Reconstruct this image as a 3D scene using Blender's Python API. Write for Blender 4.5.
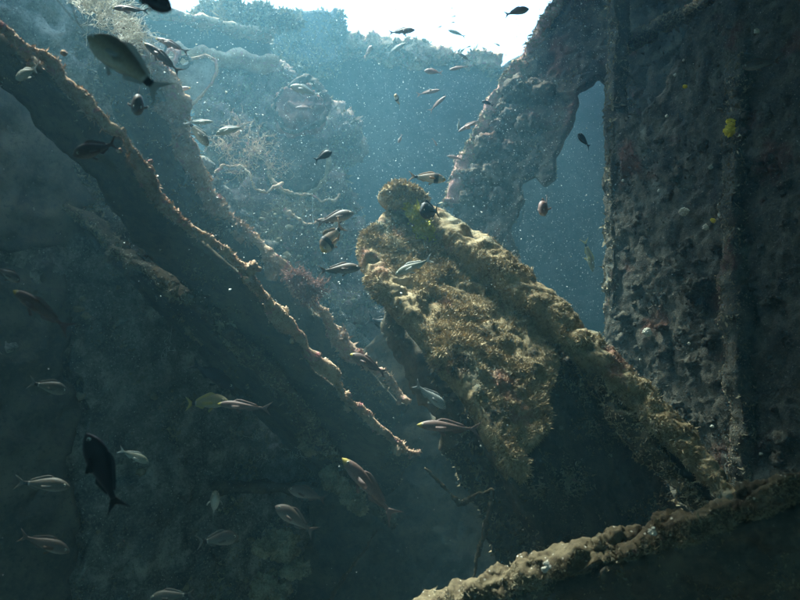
import bpy, math, random
import numpy as np
from mathutils import Vector, Matrix

for _o in list(bpy.data.objects):
    bpy.data.objects.remove(_o)
SC = bpy.context.scene
COL = SC.collection

# ------------------------------------------------------------------ camera
PITCH = math.radians(10.0)
FPX = 693.0                                   # focal length in pixels of an 800 px wide frame
cam_d = bpy.data.cameras.new('camera')
cam_d.sensor_width = 36.0
cam_d.lens = 36.0 * FPX / 800.0
cam_d.clip_start = 0.05
cam_d.clip_end = 500
cam_d.dof.use_dof = True
cam_d.dof.focus_distance = 3.1
cam_d.dof.aperture_fstop = 5.0
cam = bpy.data.objects.new('camera', cam_d)
COL.objects.link(cam)
cam.location = (0, 0, 0)
cam.rotation_euler = (math.pi / 2 + PITCH, 0, 0)
SC.camera = cam

# ------------------------------------------------------------------ sky and sun
SUN_DIR = Vector((-0.30, 0.19, 0.93)).normalized()       # towards the sun
w = bpy.data.worlds.new('World')
SC.world = w
w.use_nodes = True
wn = w.node_tree
bg = wn.nodes['Background']
sky = wn.nodes.new('ShaderNodeTexSky')
sky.sky_type = 'NISHITA'
sky.sun_disc = False
sky.dust_density = 4.0
sky.sun_elevation = math.asin(SUN_DIR.z)
sky.sun_rotation = math.atan2(SUN_DIR.x, SUN_DIR.y)
wn.links.new(sky.outputs[0], bg.inputs[0])
bg.inputs[1].default_value = 0.15
sun_d = bpy.data.lights.new('sun', 'SUN')
sun_d.energy = 4.2
sun_d.angle = math.radians(14)
sun_d.color = (1.0, 0.95, 0.86)
sun = bpy.data.objects.new('sun', sun_d)
COL.objects.link(sun)
sun.rotation_euler = SUN_DIR.to_track_quat('Z', 'Y').to_euler()
SC.view_settings.view_transform = 'Standard'
SC.view_settings.look = 'None'
SC.view_settings.gamma = 1
SC.view_settings.use_curve_mapping = False
SC.view_settings.exposure = 2.5
SC.cycles.volume_bounces = 1
SC.cycles.max_bounces = 6
SC.cycles.diffuse_bounces = 3

# ------------------------------------------------------------------ helpers
rng = np.random.default_rng(7)
random.seed(7)
CP, SP = math.cos(PITCH), math.sin(PITCH)
RIGHT = np.array([1.0, 0, 0]); UP = np.array([0, -SP, CP]); FWD = np.array([0, CP, SP])

def ray(px, py):
    return FWD + RIGHT * ((px - 400) / FPX) + UP * ((300 - py) / FPX)

def P(px, py, d):
    """world point seen at (px, py) of the 800x600 photo, d metres in front of the lens plane"""
    return ray(px, py) * d

def _hash(ix, iy, iz, seed):
    h = (ix.astype(np.uint32) * np.uint32(374761393) + iy.astype(np.uint32) * np.uint32(668265263)
         + iz.astype(np.uint32) * np.uint32(2246822519) + np.uint32((seed * 3266489917) & 0xffffffff))
    h = (h ^ (h >> np.uint32(13))) * np.uint32(1274126177)
    h = h ^ (h >> np.uint32(16))
    return h.astype(np.float64) / 4294967295.0

def vnoise(p, seed=0):
    p = np.asarray(p, float) + 1000.0
    i = np.floor(p).astype(np.int64); f = p - i
    u = f * f * f * (f * (f * 6 - 15) + 10)
    out = 0
    for dx in (0, 1):
        wx = u[:, 0] if dx else 1 - u[:, 0]
        for dy in (0, 1):
            wy = u[:, 1] if dy else 1 - u[:, 1]
            for dz in (0, 1):
                wz = u[:, 2] if dz else 1 - u[:, 2]
                out = out + wx * wy * wz * _hash(i[:, 0] + dx, i[:, 1] + dy, i[:, 2] + dz, seed)
    return out * 2 - 1

def fbm(p, scale, octv=4, seed=0, gain=0.5, billow=False):
    a, s, tot = 1.0, scale, 0.0
    out = np.zeros(len(p))
    for o in range(octv):
        n = vnoise(p * s + o * 17.3, seed + o)
        if billow:
            n = 1 - 2 * np.abs(n)
        out += a * n; tot += a
        a *= gain; s *= 2.03
    return out / tot

def build(name, V, quads=None, tris=None, mat=None, parent=None, smooth=True):
    me = bpy.data.meshes.new(name)
    V = np.asarray(V, float)
    q = np.zeros((0, 4), int) if quads is None else np.asarray(quads, int).reshape(-1, 4)
    t = np.zeros((0, 3), int) if tris is None else np.asarray(tris, int).reshape(-1, 3)
    me.vertices.add(len(V)); me.vertices.foreach_set('co', V.ravel())
    loops = np.concatenate([q.ravel(), t.ravel()])
    me.loops.add(len(loops)); me.loops.foreach_set('vertex_index', loops)
    n = len(q) + len(t)
    me.polygons.add(n)
    st = np.concatenate([np.arange(len(q)) * 4, len(q) * 4 + np.arange(len(t)) * 3])
    me.polygons.foreach_set('loop_start', st)
    me.polygons.foreach_set('use_smooth', np.full(n, smooth))
    me.update(calc_edges=True)
    me.validate()
    if mat: me.materials.append(mat)
    o = bpy.data.objects.new(name, me)
    COL.objects.link(o)
    if parent: o.parent = parent
    return o

def tag(o, label=None, cat=None, group=None, kind=None):
    if label: o['label'] = label
    if cat: o['category'] = cat
    if group: o['group'] = group
    if kind: o['kind'] = kind
    return o

def thing(name, label, cat, loc=(0, 0, 0), group=None):
    o = bpy.data.objects.new(name, None)
    o.empty_display_size = 0.1
    o.location = loc
    COL.objects.link(o)
    return tag(o, label, cat, group)

def adopt(o, root):
    """parent o (built in world coordinates) under a root standing at its own base"""
    o.parent = root
    o.location = -Vector(root.location)
    return o

def tri_of(q):
    q = np.asarray(q); return np.concatenate([q[:, [0, 1, 2]], q[:, [0, 2, 3]]])

def resample(pts, step):
    pts = np.asarray(pts, float)
    seg = np.linalg.norm(np.diff(pts, axis=0), axis=1)
    s = np.concatenate([[0], np.cumsum(seg)])
    n = max(2, int(round(s[-1] / step)) + 1)
    t = np.linspace(0, s[-1], n)
    return np.stack([np.interp(t, s, pts[:, k]) for k in range(pts.shape[1])], 1)

def inside(pts, poly):
    x, y = pts[:, 0], pts[:, 1]
    c = np.zeros(len(pts), bool)
    n = len(poly)
    for i in range(n):
        x1, y1 = poly[i]; x2, y2 = poly[(i + 1) % n]
        if y1 == y2: continue
        m = (y > y1) != (y > y2)
        c ^= m & (x < (x2 - x1) * (y - y1) / (y2 - y1) + x1)
    return c

def plane_of(p3):
    a, b, c = [P(*q) for q in p3]
    n = np.cross(b - a, c - a); n /= np.linalg.norm(n)
    if np.dot(n, a) > 0: n = -n                      # towards the camera
    u = np.cross(np.array([0, 0, 1.0]), n)
    if np.linalg.norm(u) < 1e-3: u = np.array([1.0, 0, 0])
    u /= np.linalg.norm(u); v = np.cross(n, u)
    return a, u, v, n

def plate_arrays(outline, p3, thick, res, amp, seed, jag=0.02, scale=6.0, holes=(), billow=True, gain=0.55, octv=5, bow=None, pit=0.0, pf=24.0):
    a, u, v, n = plane_of(p3)
    def touv(pl, dens=True):
        q = []
        for (px, py) in pl:
            r = ray(px, py); t = np.dot(a, n) / np.dot(r, n)
            d = r * t - a
            q.append((np.dot(d, u), np.dot(d, v)))
        q = np.array(q + [q[0]])
        q = resample(q, max(res * 1.5, 0.02))[:-1]
        qq = np.stack([q[:, 0], q[:, 1], np.zeros(len(q))], 1)
        q = q + jag * np.stack([fbm(qq, 7, 4, seed + 50), fbm(qq, 7, 4, seed + 60)], 1) * 2
        return q
    poly = touv(outline)
    hp = [touv(h) for h in holes]
    lo, hi = poly.min(0), poly.max(0)
    nu = int((hi[0] - lo[0]) / res) + 2; nv = int((hi[1] - lo[1]) / res) + 2
    gu, gv = np.meshgrid(lo[0] + np.arange(nu) * res, lo[1] + np.arange(nv) * res, indexing='ij')
    g = np.stack([gu.ravel(), gv.ravel()], 1)
    ok = inside(g, poly)
    for h in hp: ok &= ~inside(g, h)
    idx = np.arange(nu * nv).reshape(nu, nv)
    q = np.stack([idx[:-1, :-1], idx[1:, :-1], idx[1:, 1:], idx[:-1, 1:]], -1).reshape(-1, 4)
    q = q[ok[q].all(1)]
    used = np.unique(q)
    remap = -np.ones(nu * nv, int); remap[used] = np.arange(len(used))
    q = remap[q]; g = g[used]
    # boundary edges
    e = np.concatenate([q[:, [0, 1]], q[:, [1, 2]], q[:, [2, 3]], q[:, [3, 0]]])
    key = np.sort(e, 1); kk = key[:, 0] * len(g) + key[:, 1]
    uq, inv, cnt = np.unique(kk, return_inverse=True, return_counts=True)
    be = e[cnt[inv] == 1]
    for _ in range(2):                                # smooth the stair-stepped rim
        acc = np.zeros_like(g); c = np.zeros(len(g))
        np.add.at(acc, be[:, 0], g[be[:, 1]]); np.add.at(acc, be[:, 1], g[be[:, 0]])
        np.add.at(c, be[:, 0], 1); np.add.at(c, be[:, 1], 1)
        m = c > 0
        g[m] = 0.4 * g[m] + 0.6 * acc[m] / c[m][:, None]
    W = a + g[:, :1] * u + g[:, 1:] * v
    if bow is not None:
        W = W + n * bow(W)[:, None]
    N = len(W)
    d1 = amp * (0.65 * fbm(W, scale, octv, seed, gain, billow) + 0.5 * fbm(W, scale * 0.35, 2, seed + 9))
    d2 = amp * 0.5 * fbm(W, scale, 4, seed + 21, gain)
    F = W + n * (thick / 2 + d1)[:, None]; B = W - n * (thick / 2 + d2)[:, None]
    if pit: F = F + n * (pit * fbm(F, pf, 3, seed + 71, 0.65, True) - pit * 1.2 * np.clip(fbm(F, pf * 0.54, 3, seed + 73) - 0.12, 0, 1) * 4)[:, None]
    sh = np.stack([fbm(F, scale * 1.6, 3, seed + 31 + k) for k in range(3)], 1) * amp * 0.5
    F = F + sh
    V = np.concatenate([F, B])
    side = np.stack([be[:, 0], be[:, 0] + N, be[:, 1] + N, be[:, 1]], 1)
    Q = np.concatenate([q, q[:, ::-1] + N, side])
    return V, Q, q

def sweep_arrays(path, section, res, amp, seed, scale=7.0, up=(0, 0, 1), taper=None, billow=True, octv=5, gain=0.55, pit=0.0):
    """sweep a closed 2-D section (x across, y along up) along a 3-D path, crusted by noise"""
    path = resample(path, res)
    sec = np.array(list(section) + [section[0]], float)
    sec = resample(sec, res)[:-1]
    m, k = len(path), len(sec)
    T = np.gradient(path, axis=0); T /= np.linalg.norm(T, axis=1)[:, None]
    up = np.asarray(up, float)
    X = np.cross(T, up); X /= np.linalg.norm(X, axis=1)[:, None]
    Y = np.cross(X, T)
    tp = np.ones(m) if taper is None else np.interp(np.linspace(0, 1, m), np.linspace(0, 1, len(taper)), taper)
    S = sec[None, :, :] * tp[:, None, None]
    V = path[:, None, :] + S[..., :1] * X[:, None, :] + S[..., 1:] * Y[:, None, :]
    c = sec.mean(0)
    o = sec - c; o /= np.linalg.norm(o, axis=1)[:, None] + 1e-9
    O = o[None, :, :1] * X[:, None, :] + o[None, :, 1:] * Y[:, None, :]
    V = V.reshape(-1, 3); O = O.reshape(-1, 3)
    d = amp * (0.7 * fbm(V, scale, octv, seed, gain, billow) + 0.6 * fbm(V, scale * 0.3, 2, seed + 5))
    sh = np.stack([fbm(V, scale * 1.5, 3, seed + 11 + j) for j in range(3)], 1) * amp * 0.6
    if pit: d = d + pit * fbm(V, 24, 3, seed + 71, 0.65, True) - pit * 1.2 * np.clip(fbm(V, 13, 3, seed + 73) - 0.12, 0, 1) * 4
    V = V + O * d[:, None] + sh
    i = np.arange(m - 1)[:, None] * k; j = np.arange(k)[None, :]; j2 = (j + 1) % k
    Q = np.stack([i + j, i + j2, i + k + j2, i + k + j], -1).reshape(-1, 4)
    n0 = len(V)
    V = np.concatenate([V, V[:k].mean(0)[None], V[n0 - k:n0].mean(0)[None]])
    jj = np.arange(k); j2 = (jj + 1) % k
    Tt = np.concatenate([np.stack([np.full(k, n0), j2, jj], 1),
                         np.stack([np.full(k, n0 + 1), n0 - k + jj, n0 - k + j2], 1)])
    return V, Q, Tt

def circ(r, n=10, ry=None):
    return [(r * math.cos(2 * math.pi * i / n), (ry or r) * math.sin(2 * math.pi * i / n)) for i in range(n)]

def surf_samples(V, T, n, keep=None):
    A, B, C = V[T[:, 0]], V[T[:, 1]], V[T[:, 2]]
    N = np.cross(B - A, C - A); ar = np.linalg.norm(N, axis=1) + 1e-12
    N = N / ar[:, None]
    wgt = ar.copy()
    if keep is not None: wgt = wgt * keep((A + B + C) / 3, N)
    if wgt.sum() <= 0: return np.zeros((0, 3)), np.zeros((0, 3))
    i = rng.choice(len(T), n, p=wgt / wgt.sum())
    r1 = np.sqrt(rng.random(n)); r2 = rng.random(n)
    Pt = A[i] * (1 - r1)[:, None] + B[i] * (r1 * (1 - r2))[:, None] + C[i] * (r1 * r2)[:, None]
    return Pt, N[i]

def tufts(name, pts, nor, length, mat, parent, blades=3, spread=0.7, wid=0.20):
    """small turf of algae: each point carries a few short bent blades"""
    n = len(pts) * blades
    p = np.repeat(pts, blades, 0); nn = np.repeat(nor, blades, 0)
    L = length * (0.4 + 0.9 * rng.random(n)) * np.clip(0.8 + 0.9 * np.repeat(fbm(pts, 9, 2, 77), blades), 0.25, 2)
    d = nn + spread * rng.normal(size=(n, 3)); d /= np.linalg.norm(d, axis=1)[:, None]
    s = np.cross(d, rng.normal(size=(n, 3))); s /= np.linalg.norm(s, axis=1)[:, None]
    wd = (L * wid)[:, None]
    p = p - nn * 0.004
    mid = p + d * (L * 0.45)[:, None]
    d2 = d + 0.7 * rng.normal(size=(n, 3)) * 0.6
    tip = mid + d2 * (L * 0.45)[:, None]
    V = np.concatenate([p, mid - s * wd, mid + s * wd, tip])
    k = np.arange(n)
    T = np.concatenate([np.stack([k, k + n, k + 2 * n], 1), np.stack([k + n, k + 3 * n, k + 2 * n], 1)])
    o = build(name, V, None, T, mat, None, smooth=False)
    o['kind'] = 'stuff'
    if parent is not None: adopt(o, parent)
    return o

def ico(level=1):
    t = (1 + 5 ** 0.5) / 2
    V = [(-1, t, 0), (1, t, 0), (-1, -t, 0), (1, -t, 0), (0, -1, t), (0, 1, t), (0, -1, -t), (0, 1, -t), (t, 0, -1), (t, 0, 1), (-t, 0, -1), (-t, 0, 1)]
    F = [(0, 11, 5), (0, 5, 1), (0, 1, 7), (0, 7, 10), (0, 10, 11), (1, 5, 9), (5, 11, 4), (11, 10, 2), (10, 7, 6), (7, 1, 8), (3, 9, 4), (3, 4, 2), (3, 2, 6), (3, 6, 8), (3, 8, 9), (4, 9, 5), (2, 4, 11), (6, 2, 10), (8, 6, 7), (9, 8, 1)]
    V = [np.array(v, float) / np.linalg.norm(v) for v in V]
    for _ in range(level):
        cache, F2 = {}, []
        def mid(a, b):
            k = (min(a, b), max(a, b))
            if k not in cache:
                m = V[a] + V[b]; V.append(m / np.linalg.norm(m)); cache[k] = len(V) - 1
            return cache[k]
        for a, b, c in F:
            x, y, z = mid(a, b), mid(b, c), mid(c, a)
            F2 += [(a, x, z), (b, y, x), (c, z, y), (x, y, z)]
        F = F2
    return np.array(V), np.array(F)
ICO = {k: ico(k) for k in (0, 1, 2, 3, 4)}

def lumps_arrays(cent, rad, level, seed, rough=0.35, flat=None):
    V0, F0 = ICO[level]
    n, k = len(cent), len(V0)
    V = np.repeat(V0[None], n, 0) * np.asarray(rad).reshape(n, 1, -1)
    V = V + np.asarray(cent)[:, None, :]
    D = np.repeat(V0[None], n, 0).reshape(-1, 3)
    V = V.reshape(-1, 3)
    rr = np.repeat(np.asarray(rad).reshape(n, -1).mean(1), k)
    nz = fbm(V / np.median(rr), 1.3, 4, seed, 0.6, True)
    V = V + D * (rr * rough * nz)[:, None]
    F = (np.arange(n)[:, None, None] * k + F0[None]).reshape(-1, 3)
    return V, F

def lumps(name, cent, rad, mat, parent=None, level=1, seed=0, rough=0.35, stuff=False):
    V, F = lumps_arrays(np.asarray(cent, float), np.asarray(rad, float), level, seed, rough)
    o = build(name, V, None, F, mat)
    if parent is not None: adopt(o, parent)
    if stuff: o['kind'] = 'stuff'
    return o

def fibres_arrays(curves, r0, sides=3):
    """thin tubes along polylines"""
    VV, QQ, off = [], [], 0
    for c in curves:
        c = np.asarray(c, float); m = len(c)
        T = np.gradient(c, axis=0); T /= np.linalg.norm(T, axis=1)[:, None] + 1e-9
        ref = np.array([0.3, 0.5, 0.8]); X = np.cross(T, ref); X /= np.linalg.norm(X, axis=1)[:, None] + 1e-9
        Y = np.cross(T, X)
        r = r0 * np.linspace(1, 0.45, m)
        a = 2 * np.pi * np.arange(sides) / sides
        V = c[:, None] + r[:, None, None] * (np.cos(a)[None, :, None] * X[:, None] + np.sin(a)[None, :, None] * Y[:, None])
        VV.append(V.reshape(-1, 3))
        i = np.arange(m - 1)[:, None] * sides; j = np.arange(sides)[None]; j2 = (j + 1) % sides
        QQ.append((np.stack([i + j, i + j2, i + sides + j2, i + sides + j], -1).reshape(-1, 4)) + off)
        off += m * sides
    return np.concatenate(VV), np.concatenate(QQ)

def bush_curves(root, direction, n, L, wander=0.5, steps=7, branch=2):
    cs = []
    d0 = np.asarray(direction, float); d0 /= np.linalg.norm(d0)
    for _ in range(n):
        p = np.asarray(root, float) + rng.normal(size=3) * L * 0.12
        d = d0 + rng.normal(size=3) * 0.7; d /= np.linalg.norm(d)
        l = L * (0.5 + 0.7 * rng.random()) / steps
        c = [p]
        for s in range(steps):
            d = d + rng.normal(size=3) * wander * 0.5; d /= np.linalg.norm(d)
            p = p + d * l; c.append(p)
            if s >= 2 and rng.random() < 0.25 * branch:
                e = d + rng.normal(size=3) * 0.8; e /= np.linalg.norm(e)
                b = [p]; q = p
                for _k in range(3):
                    e = e + rng.normal(size=3) * wander * 0.5; e /= np.linalg.norm(e)
                    q = q + e * l * 0.8; b.append(q)
                cs.append(b)
        cs.append(c)
    return cs

# ------------------------------------------------------------------ materials
def ramp(nt, fac, stops):
    r = nt.nodes.new('ShaderNodeValToRGB')
    el = r.color_ramp.elements
    while len(el) < len(stops): el.new(0.5)
    for e, (p, c) in zip(el, stops):
        e.position = p; e.color = (*c, 1)
    nt.links.new(fac, r.inputs[0])
    return r.outputs[0]

def noise_node(nt, co, scale, detail=6, rough=0.6):
    n = nt.nodes.new('ShaderNodeTexNoise')
    n.inputs['Scale'].default_value = scale; n.inputs['Detail'].default_value = detail
    n.inputs['Roughness'].default_value = rough
    nt.links.new(co, n.inputs['Vector'])
    return n.outputs['Fac']

def mixc(nt, fac, a, b):
    m = nt.nodes.new('ShaderNodeMix'); m.data_type = 'RGBA'
    if isinstance(fac, float): m.inputs[0].default_value = fac
    else: nt.links.new(fac, m.inputs[0])
    for s, x in ((m.inputs[6], a), (m.inputs[7], b)):
        if isinstance(x, tuple): s.default_value = (*x, 1)
        else: nt.links.new(x, s)
    return m.outputs[2]

def thr(nt, v, lo, hi):
    m = nt.nodes.new('ShaderNodeMapRange')
    m.inputs[1].default_value = lo; m.inputs[2].default_value = hi
    nt.links.new(v, m.inputs[0])
    return m.outputs[0]

def newmat(name, rough=0.9, spec=0.15):
    m = bpy.data.materials.new(name); m.use_nodes = True
    nt = m.node_tree; b = nt.nodes['Principled BSDF']
    b.inputs['Roughness'].default_value = rough
    b.inputs['Specular IOR Level'].default_value = spec
    return m, nt, b

def crust(name, c1, c2, c3, spot=None, spot2=None, sc=5.0, spot_at=0.62, bump=0.5, bscale=60, spec=0.1, patch=()):
    """encrusted metal: blotches of three colours with patches of pink or pale growth"""
    m, nt, b = newmat(name, 0.92, spec)
    g = nt.nodes.new('ShaderNodeNewGeometry'); co = g.outputs['Position']
    col = ramp(nt, noise_node(nt, co, sc, 8, 0.65), [(0.32, c1), (0.5, c2), (0.66, c3)])
    for pk, (pc, ps, pt_) in enumerate(patch):
        mp = nt.nodes.new('ShaderNodeMapping'); mp.inputs['Location'].default_value = (pk * 7.7 + 3, pk * 3.1, 1.3)
        nt.links.new(co, mp.inputs['Vector'])
        col = mixc(nt, thr(nt, noise_node(nt, mp.outputs[0], ps, 4, 0.6), pt_, pt_ + 0.08), col, pc)
    fine = noise_node(nt, co, sc * 9, 5, 0.7)
    col = mixc(nt, thr(nt, fine, 0.52, 0.75), col, c3)
    col = mixc(nt, thr(nt, fine, 0.46, 0.30), col, c1)
    if spot:
        col = mixc(nt, thr(nt, noise_node(nt, co, sc * 2.3, 6, 0.7), spot_at, spot_at + 0.06), col, spot)
    if spot2:
        v = nt.nodes.new('ShaderNodeTexVoronoi'); v.inputs['Scale'].default_value = sc * 5
        nt.links.new(co, v.inputs['Vector'])
        col = mixc(nt, thr(nt, v.outputs['Distance'], 0.16, 0.10), col, spot2)
    nt.links.new(col, b.inputs['Base Color'])
    bp = nt.nodes.new('ShaderNodeBump'); bp.inputs['Strength'].default_value = bump
    bp.inputs['Distance'].default_value = 0.012
    nt.links.new(noise_node(nt, co, bscale, 6, 0.7), bp.inputs['Height'])
    nt.links.new(bp.outputs[0], b.inputs['Normal'])
    return m

BROWN, OLIVE, GREY = (0.11, 0.085, 0.055), (0.22, 0.185, 0.085), (0.13, 0.135, 0.115)
TAN, PINK, PALE = (0.34, 0.28, 0.15), (0.34, 0.16, 0.17), (0.48, 0.46, 0.40)
RUST = (0.16, 0.075, 0.04)
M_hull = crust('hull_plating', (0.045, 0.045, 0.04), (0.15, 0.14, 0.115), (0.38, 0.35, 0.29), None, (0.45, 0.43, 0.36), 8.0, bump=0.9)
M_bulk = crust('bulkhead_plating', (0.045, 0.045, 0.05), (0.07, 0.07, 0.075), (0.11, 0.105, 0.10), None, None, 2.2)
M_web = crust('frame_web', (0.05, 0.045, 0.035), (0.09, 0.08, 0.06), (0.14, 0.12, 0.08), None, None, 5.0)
M_edge = crust('frame_edge_crust', (0.22, 0.13, 0.09), (0.42, 0.28, 0.18), (0.56, 0.43, 0.29), (0.45, 0.20, 0.19), None, 9.0, 0.57)
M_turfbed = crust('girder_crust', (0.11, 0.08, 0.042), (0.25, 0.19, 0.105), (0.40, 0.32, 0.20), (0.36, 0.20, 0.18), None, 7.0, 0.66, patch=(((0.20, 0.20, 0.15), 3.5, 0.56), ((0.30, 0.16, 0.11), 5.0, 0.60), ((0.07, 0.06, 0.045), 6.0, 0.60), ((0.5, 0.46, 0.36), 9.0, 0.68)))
M_lean = crust('leaning_plate_crust', (0.038, 0.03, 0.025), (0.08, 0.062, 0.048), (0.155, 0.125, 0.09), (0.22, 0.11, 0.10), (0.28, 0.26, 0.21), 8.0, 0.63, patch=(((0.12, 0.055, 0.04), 3.0, 0.55), ((0.02, 0.02, 0.018), 5.0, 0.6)))
M_wall = crust('right_wall_crust', (0.03, 0.03, 0.025), (0.065, 0.06, 0.045), (0.13, 0.115, 0.085), (0.11, 0.07, 0.06), (0.22, 0.20, 0.16), 11.0, 0.64, 1.0, 110, patch=(((0.10, 0.045, 0.03), 3.0, 0.58), ((0.16, 0.16, 0.13), 6.0, 0.62), ((0.02, 0.02, 0.018), 5.0, 0.62)))
M_fore = crust('foreground_crust', (0.04, 0.03, 0.018), (0.085, 0.065, 0.038), (0.15, 0.12, 0.07), None, (0.4, 0.37, 0.3), 9.0)
M_pale = crust('pale_growth', (0.35, 0.32, 0.24), (0.5, 0.47, 0.38), (0.66, 0.63, 0.54), None, None, 14.0)
M_pink = crust('pink_coralline', (0.26, 0.13, 0.11), (0.38, 0.2, 0.17), (0.46, 0.3, 0.22), None, None, 14.0)
M_yel = crust('yellow_sponge', (0.62, 0.44, 0.03), (0.78, 0.58, 0.05), (0.85, 0.66, 0.10), None, None, 14.0, bump=0.3, bscale=120)
M_lime = crust('lime_algae', (0.24, 0.22, 0.03), (0.40, 0.37, 0.06), (0.55, 0.50, 0.12), None, None, 20.0)
M_turf = crust('olive_turf', (0.17, 0.125, 0.065), (0.35, 0.265, 0.15), (0.54, 0.43, 0.27), (0.40, 0.22, 0.18), None, 8.0, 0.66, 0.1, patch=(((0.20, 0.20, 0.15), 3.5, 0.56), ((0.30, 0.16, 0.11), 5.0, 0.60), ((0.07, 0.06, 0.045), 6.0, 0.60), ((0.5, 0.46, 0.36), 9.0, 0.68)))
M_fturf = crust('tan_pink_turf', (0.22, 0.13, 0.09), (0.42, 0.28, 0.19), (0.58, 0.43, 0.30), (0.46, 0.20, 0.19), None, 9.0, 0.58, 0.1)
M_dim = crust('brown_fuzz', (0.12, 0.10, 0.06), (0.22, 0.18, 0.11), (0.34, 0.29, 0.19), (0.3, 0.17, 0.15), None, 9.0, 0.62, 0.1)
M_hyd = crust('pale_hydroid', (0.5, 0.48, 0.40), (0.64, 0.63, 0.56), (0.78, 0.77, 0.72), None, None, 12.0, bump=0.05)
M_red = crust('red_algae', (0.11, 0.05, 0.04), (0.19, 0.09, 0.07), (0.28, 0.16, 0.11), None, None, 14.0, bump=0.1)
M_clump = crust('clump_growth', (0.12, 0.10, 0.06), (0.28, 0.24, 0.15), (0.46, 0.41, 0.29), (0.36, 0.2, 0.17), None, 12.0, 0.62)
M_heap = crust('heap_growth', (0.06, 0.042, 0.035), (0.15, 0.10, 0.08), (0.26, 0.19, 0.14), (0.28, 0.13, 0.12), None, 9.0, 0.6)
M_sheet = crust('pale_sheet', (0.16, 0.16, 0.14), (0.26, 0.26, 0.22), (0.36, 0.35, 0.29), None, None, 10.0, bump=0.2)
M_sand = crust('sand', (0.16, 0.14, 0.10), (0.22, 0.19, 0.14), (0.28, 0.25, 0.19), None, None, 2.0)
M_snow, _nt, _b = newmat('marine_snow', 0.8, 0.2); _b.inputs['Base Color'].default_value = (0.8, 0.8, 0.76, 1)

# ------------------------------------------------------------------ setting: seabed
nn = 60
gx = np.linspace(-22, 22, nn)
GX, GY = np.meshgrid(gx, gx + 4, indexing='ij')
gp = np.stack([GX.ravel(), GY.ravel(), np.zeros(nn * nn)], 1)
gp[:, 2] = -2.4 + 0.12 * fbm(gp, 0.5, 4, 3)
gi = np.arange(nn * nn).reshape(nn, nn)
gq = np.stack([gi[:-1, :-1], gi[1:, :-1], gi[1:, 1:], gi[:-1, 1:]], -1).reshape(-1, 4)
tag(build('seabed', gp, gq, None, M_sand), kind='structure')

# ------------------------------------------------------------------ the wreck
BASE_Z = -2.4
def base_of(px, py, d):
    p = P(px, py, d); return (p[0], p[1], BASE_Z)

# ---- far bulkhead
bulk = thing('far_bulkhead', 'tall hazy blue steel bulkhead closing the far side under the bright opening', 'bulkhead', base_of(420, 300, 6.0))
B3 = [(300, 300, 6.3), (620, 300, 5.9), (400, 60, 6.1)]
V, Q, fq = plate_arrays([(120, 44), (265, 42), (300, 44), (345, 47), (400, 50), (450, 57), (480, 62), (509, 67), (524, 70), (530, 120), (522, 300), (530, 620), (120, 620)],
                        B3, 0.06, 0.05, 0.035, 11, 0.03, 3.0)
adopt(build('plating', V, Q, None, M_bulk), bulk)
pth = [P(255, 42, 6.05), P(300, 45, 6.05), P(350, 46, 6.05), P(400, 52, 6.0), P(450, 60, 6.0), P(500, 66, 5.95)]
V, Q, T = sweep_arrays(pth, [(-.09, -.05), (.09, -.05), (.09, .05), (-.09, .05)], 0.02, 0.07, 12, 7.0, pit=0.03)
pt, nr = surf_samples(V, tri_of(Q), 4000, lambda c, n: (n[:, 2] > -0.2) * 1.0); tufts('growth', pt, nr, 0.045, M_dim, bulk, 3)
adopt(build('top_flange', V, Q, T, M_edge), bulk)
for x in (505,):
    V, Q, T = sweep_arrays([P(x, 70, 5.95), P(x + 3, 560, 6.0)], [(-.03, -.09), (.03, -.09), (.03, .09), (-.03, .09)], 0.06, 0.04, 13 + x, 4.0, up=(0, 1, 0))
    adopt(build('stiffener', V, Q, T, M_bulk), bulk)

fw = thing('outer_bulkhead', 'distant blue bulkhead seen through the torn hole', 'bulkhead', base_of(580, 300, 8.5))
V, Q, _ = plate_arrays([(500, 55), (760, 40), (760, 560), (500, 560)], [(440, 90, 6.5), (760, 90, 6.4), (600, 560, 6.3)], 0.06, 0.07, 0.03, 17, 0.03, 3.0)
adopt(build('plating', V, Q, None, M_bulk), fw)

# ---- deck house block on top of the bulkhead
blk = thing('broken_housing', 'dark rounded block rising above the far bulkhead against the bright water', 'housing', base_of(305, 40, 5.9))
V, Q, _ = plate_arrays([(262, 27), (272, 20), (300, 15), (322, 14), (330, 19), (334, 12), (340, 12), (345, 20), (345, 34), (346, 46), (340, 70), (262, 72)],
                       [(262, 40, 5.85), (348, 40, 5.85), (300, 5, 5.95)], 0.18, 0.03, 0.03, 31, 0.012, 5.0)
adopt(build('casing', V, Q, None, M_bulk), blk)
pt, nr = surf_samples(V, tri_of(Q), 2500); tufts('growth', pt, nr, 0.05, M_dim, blk, 3)

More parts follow.
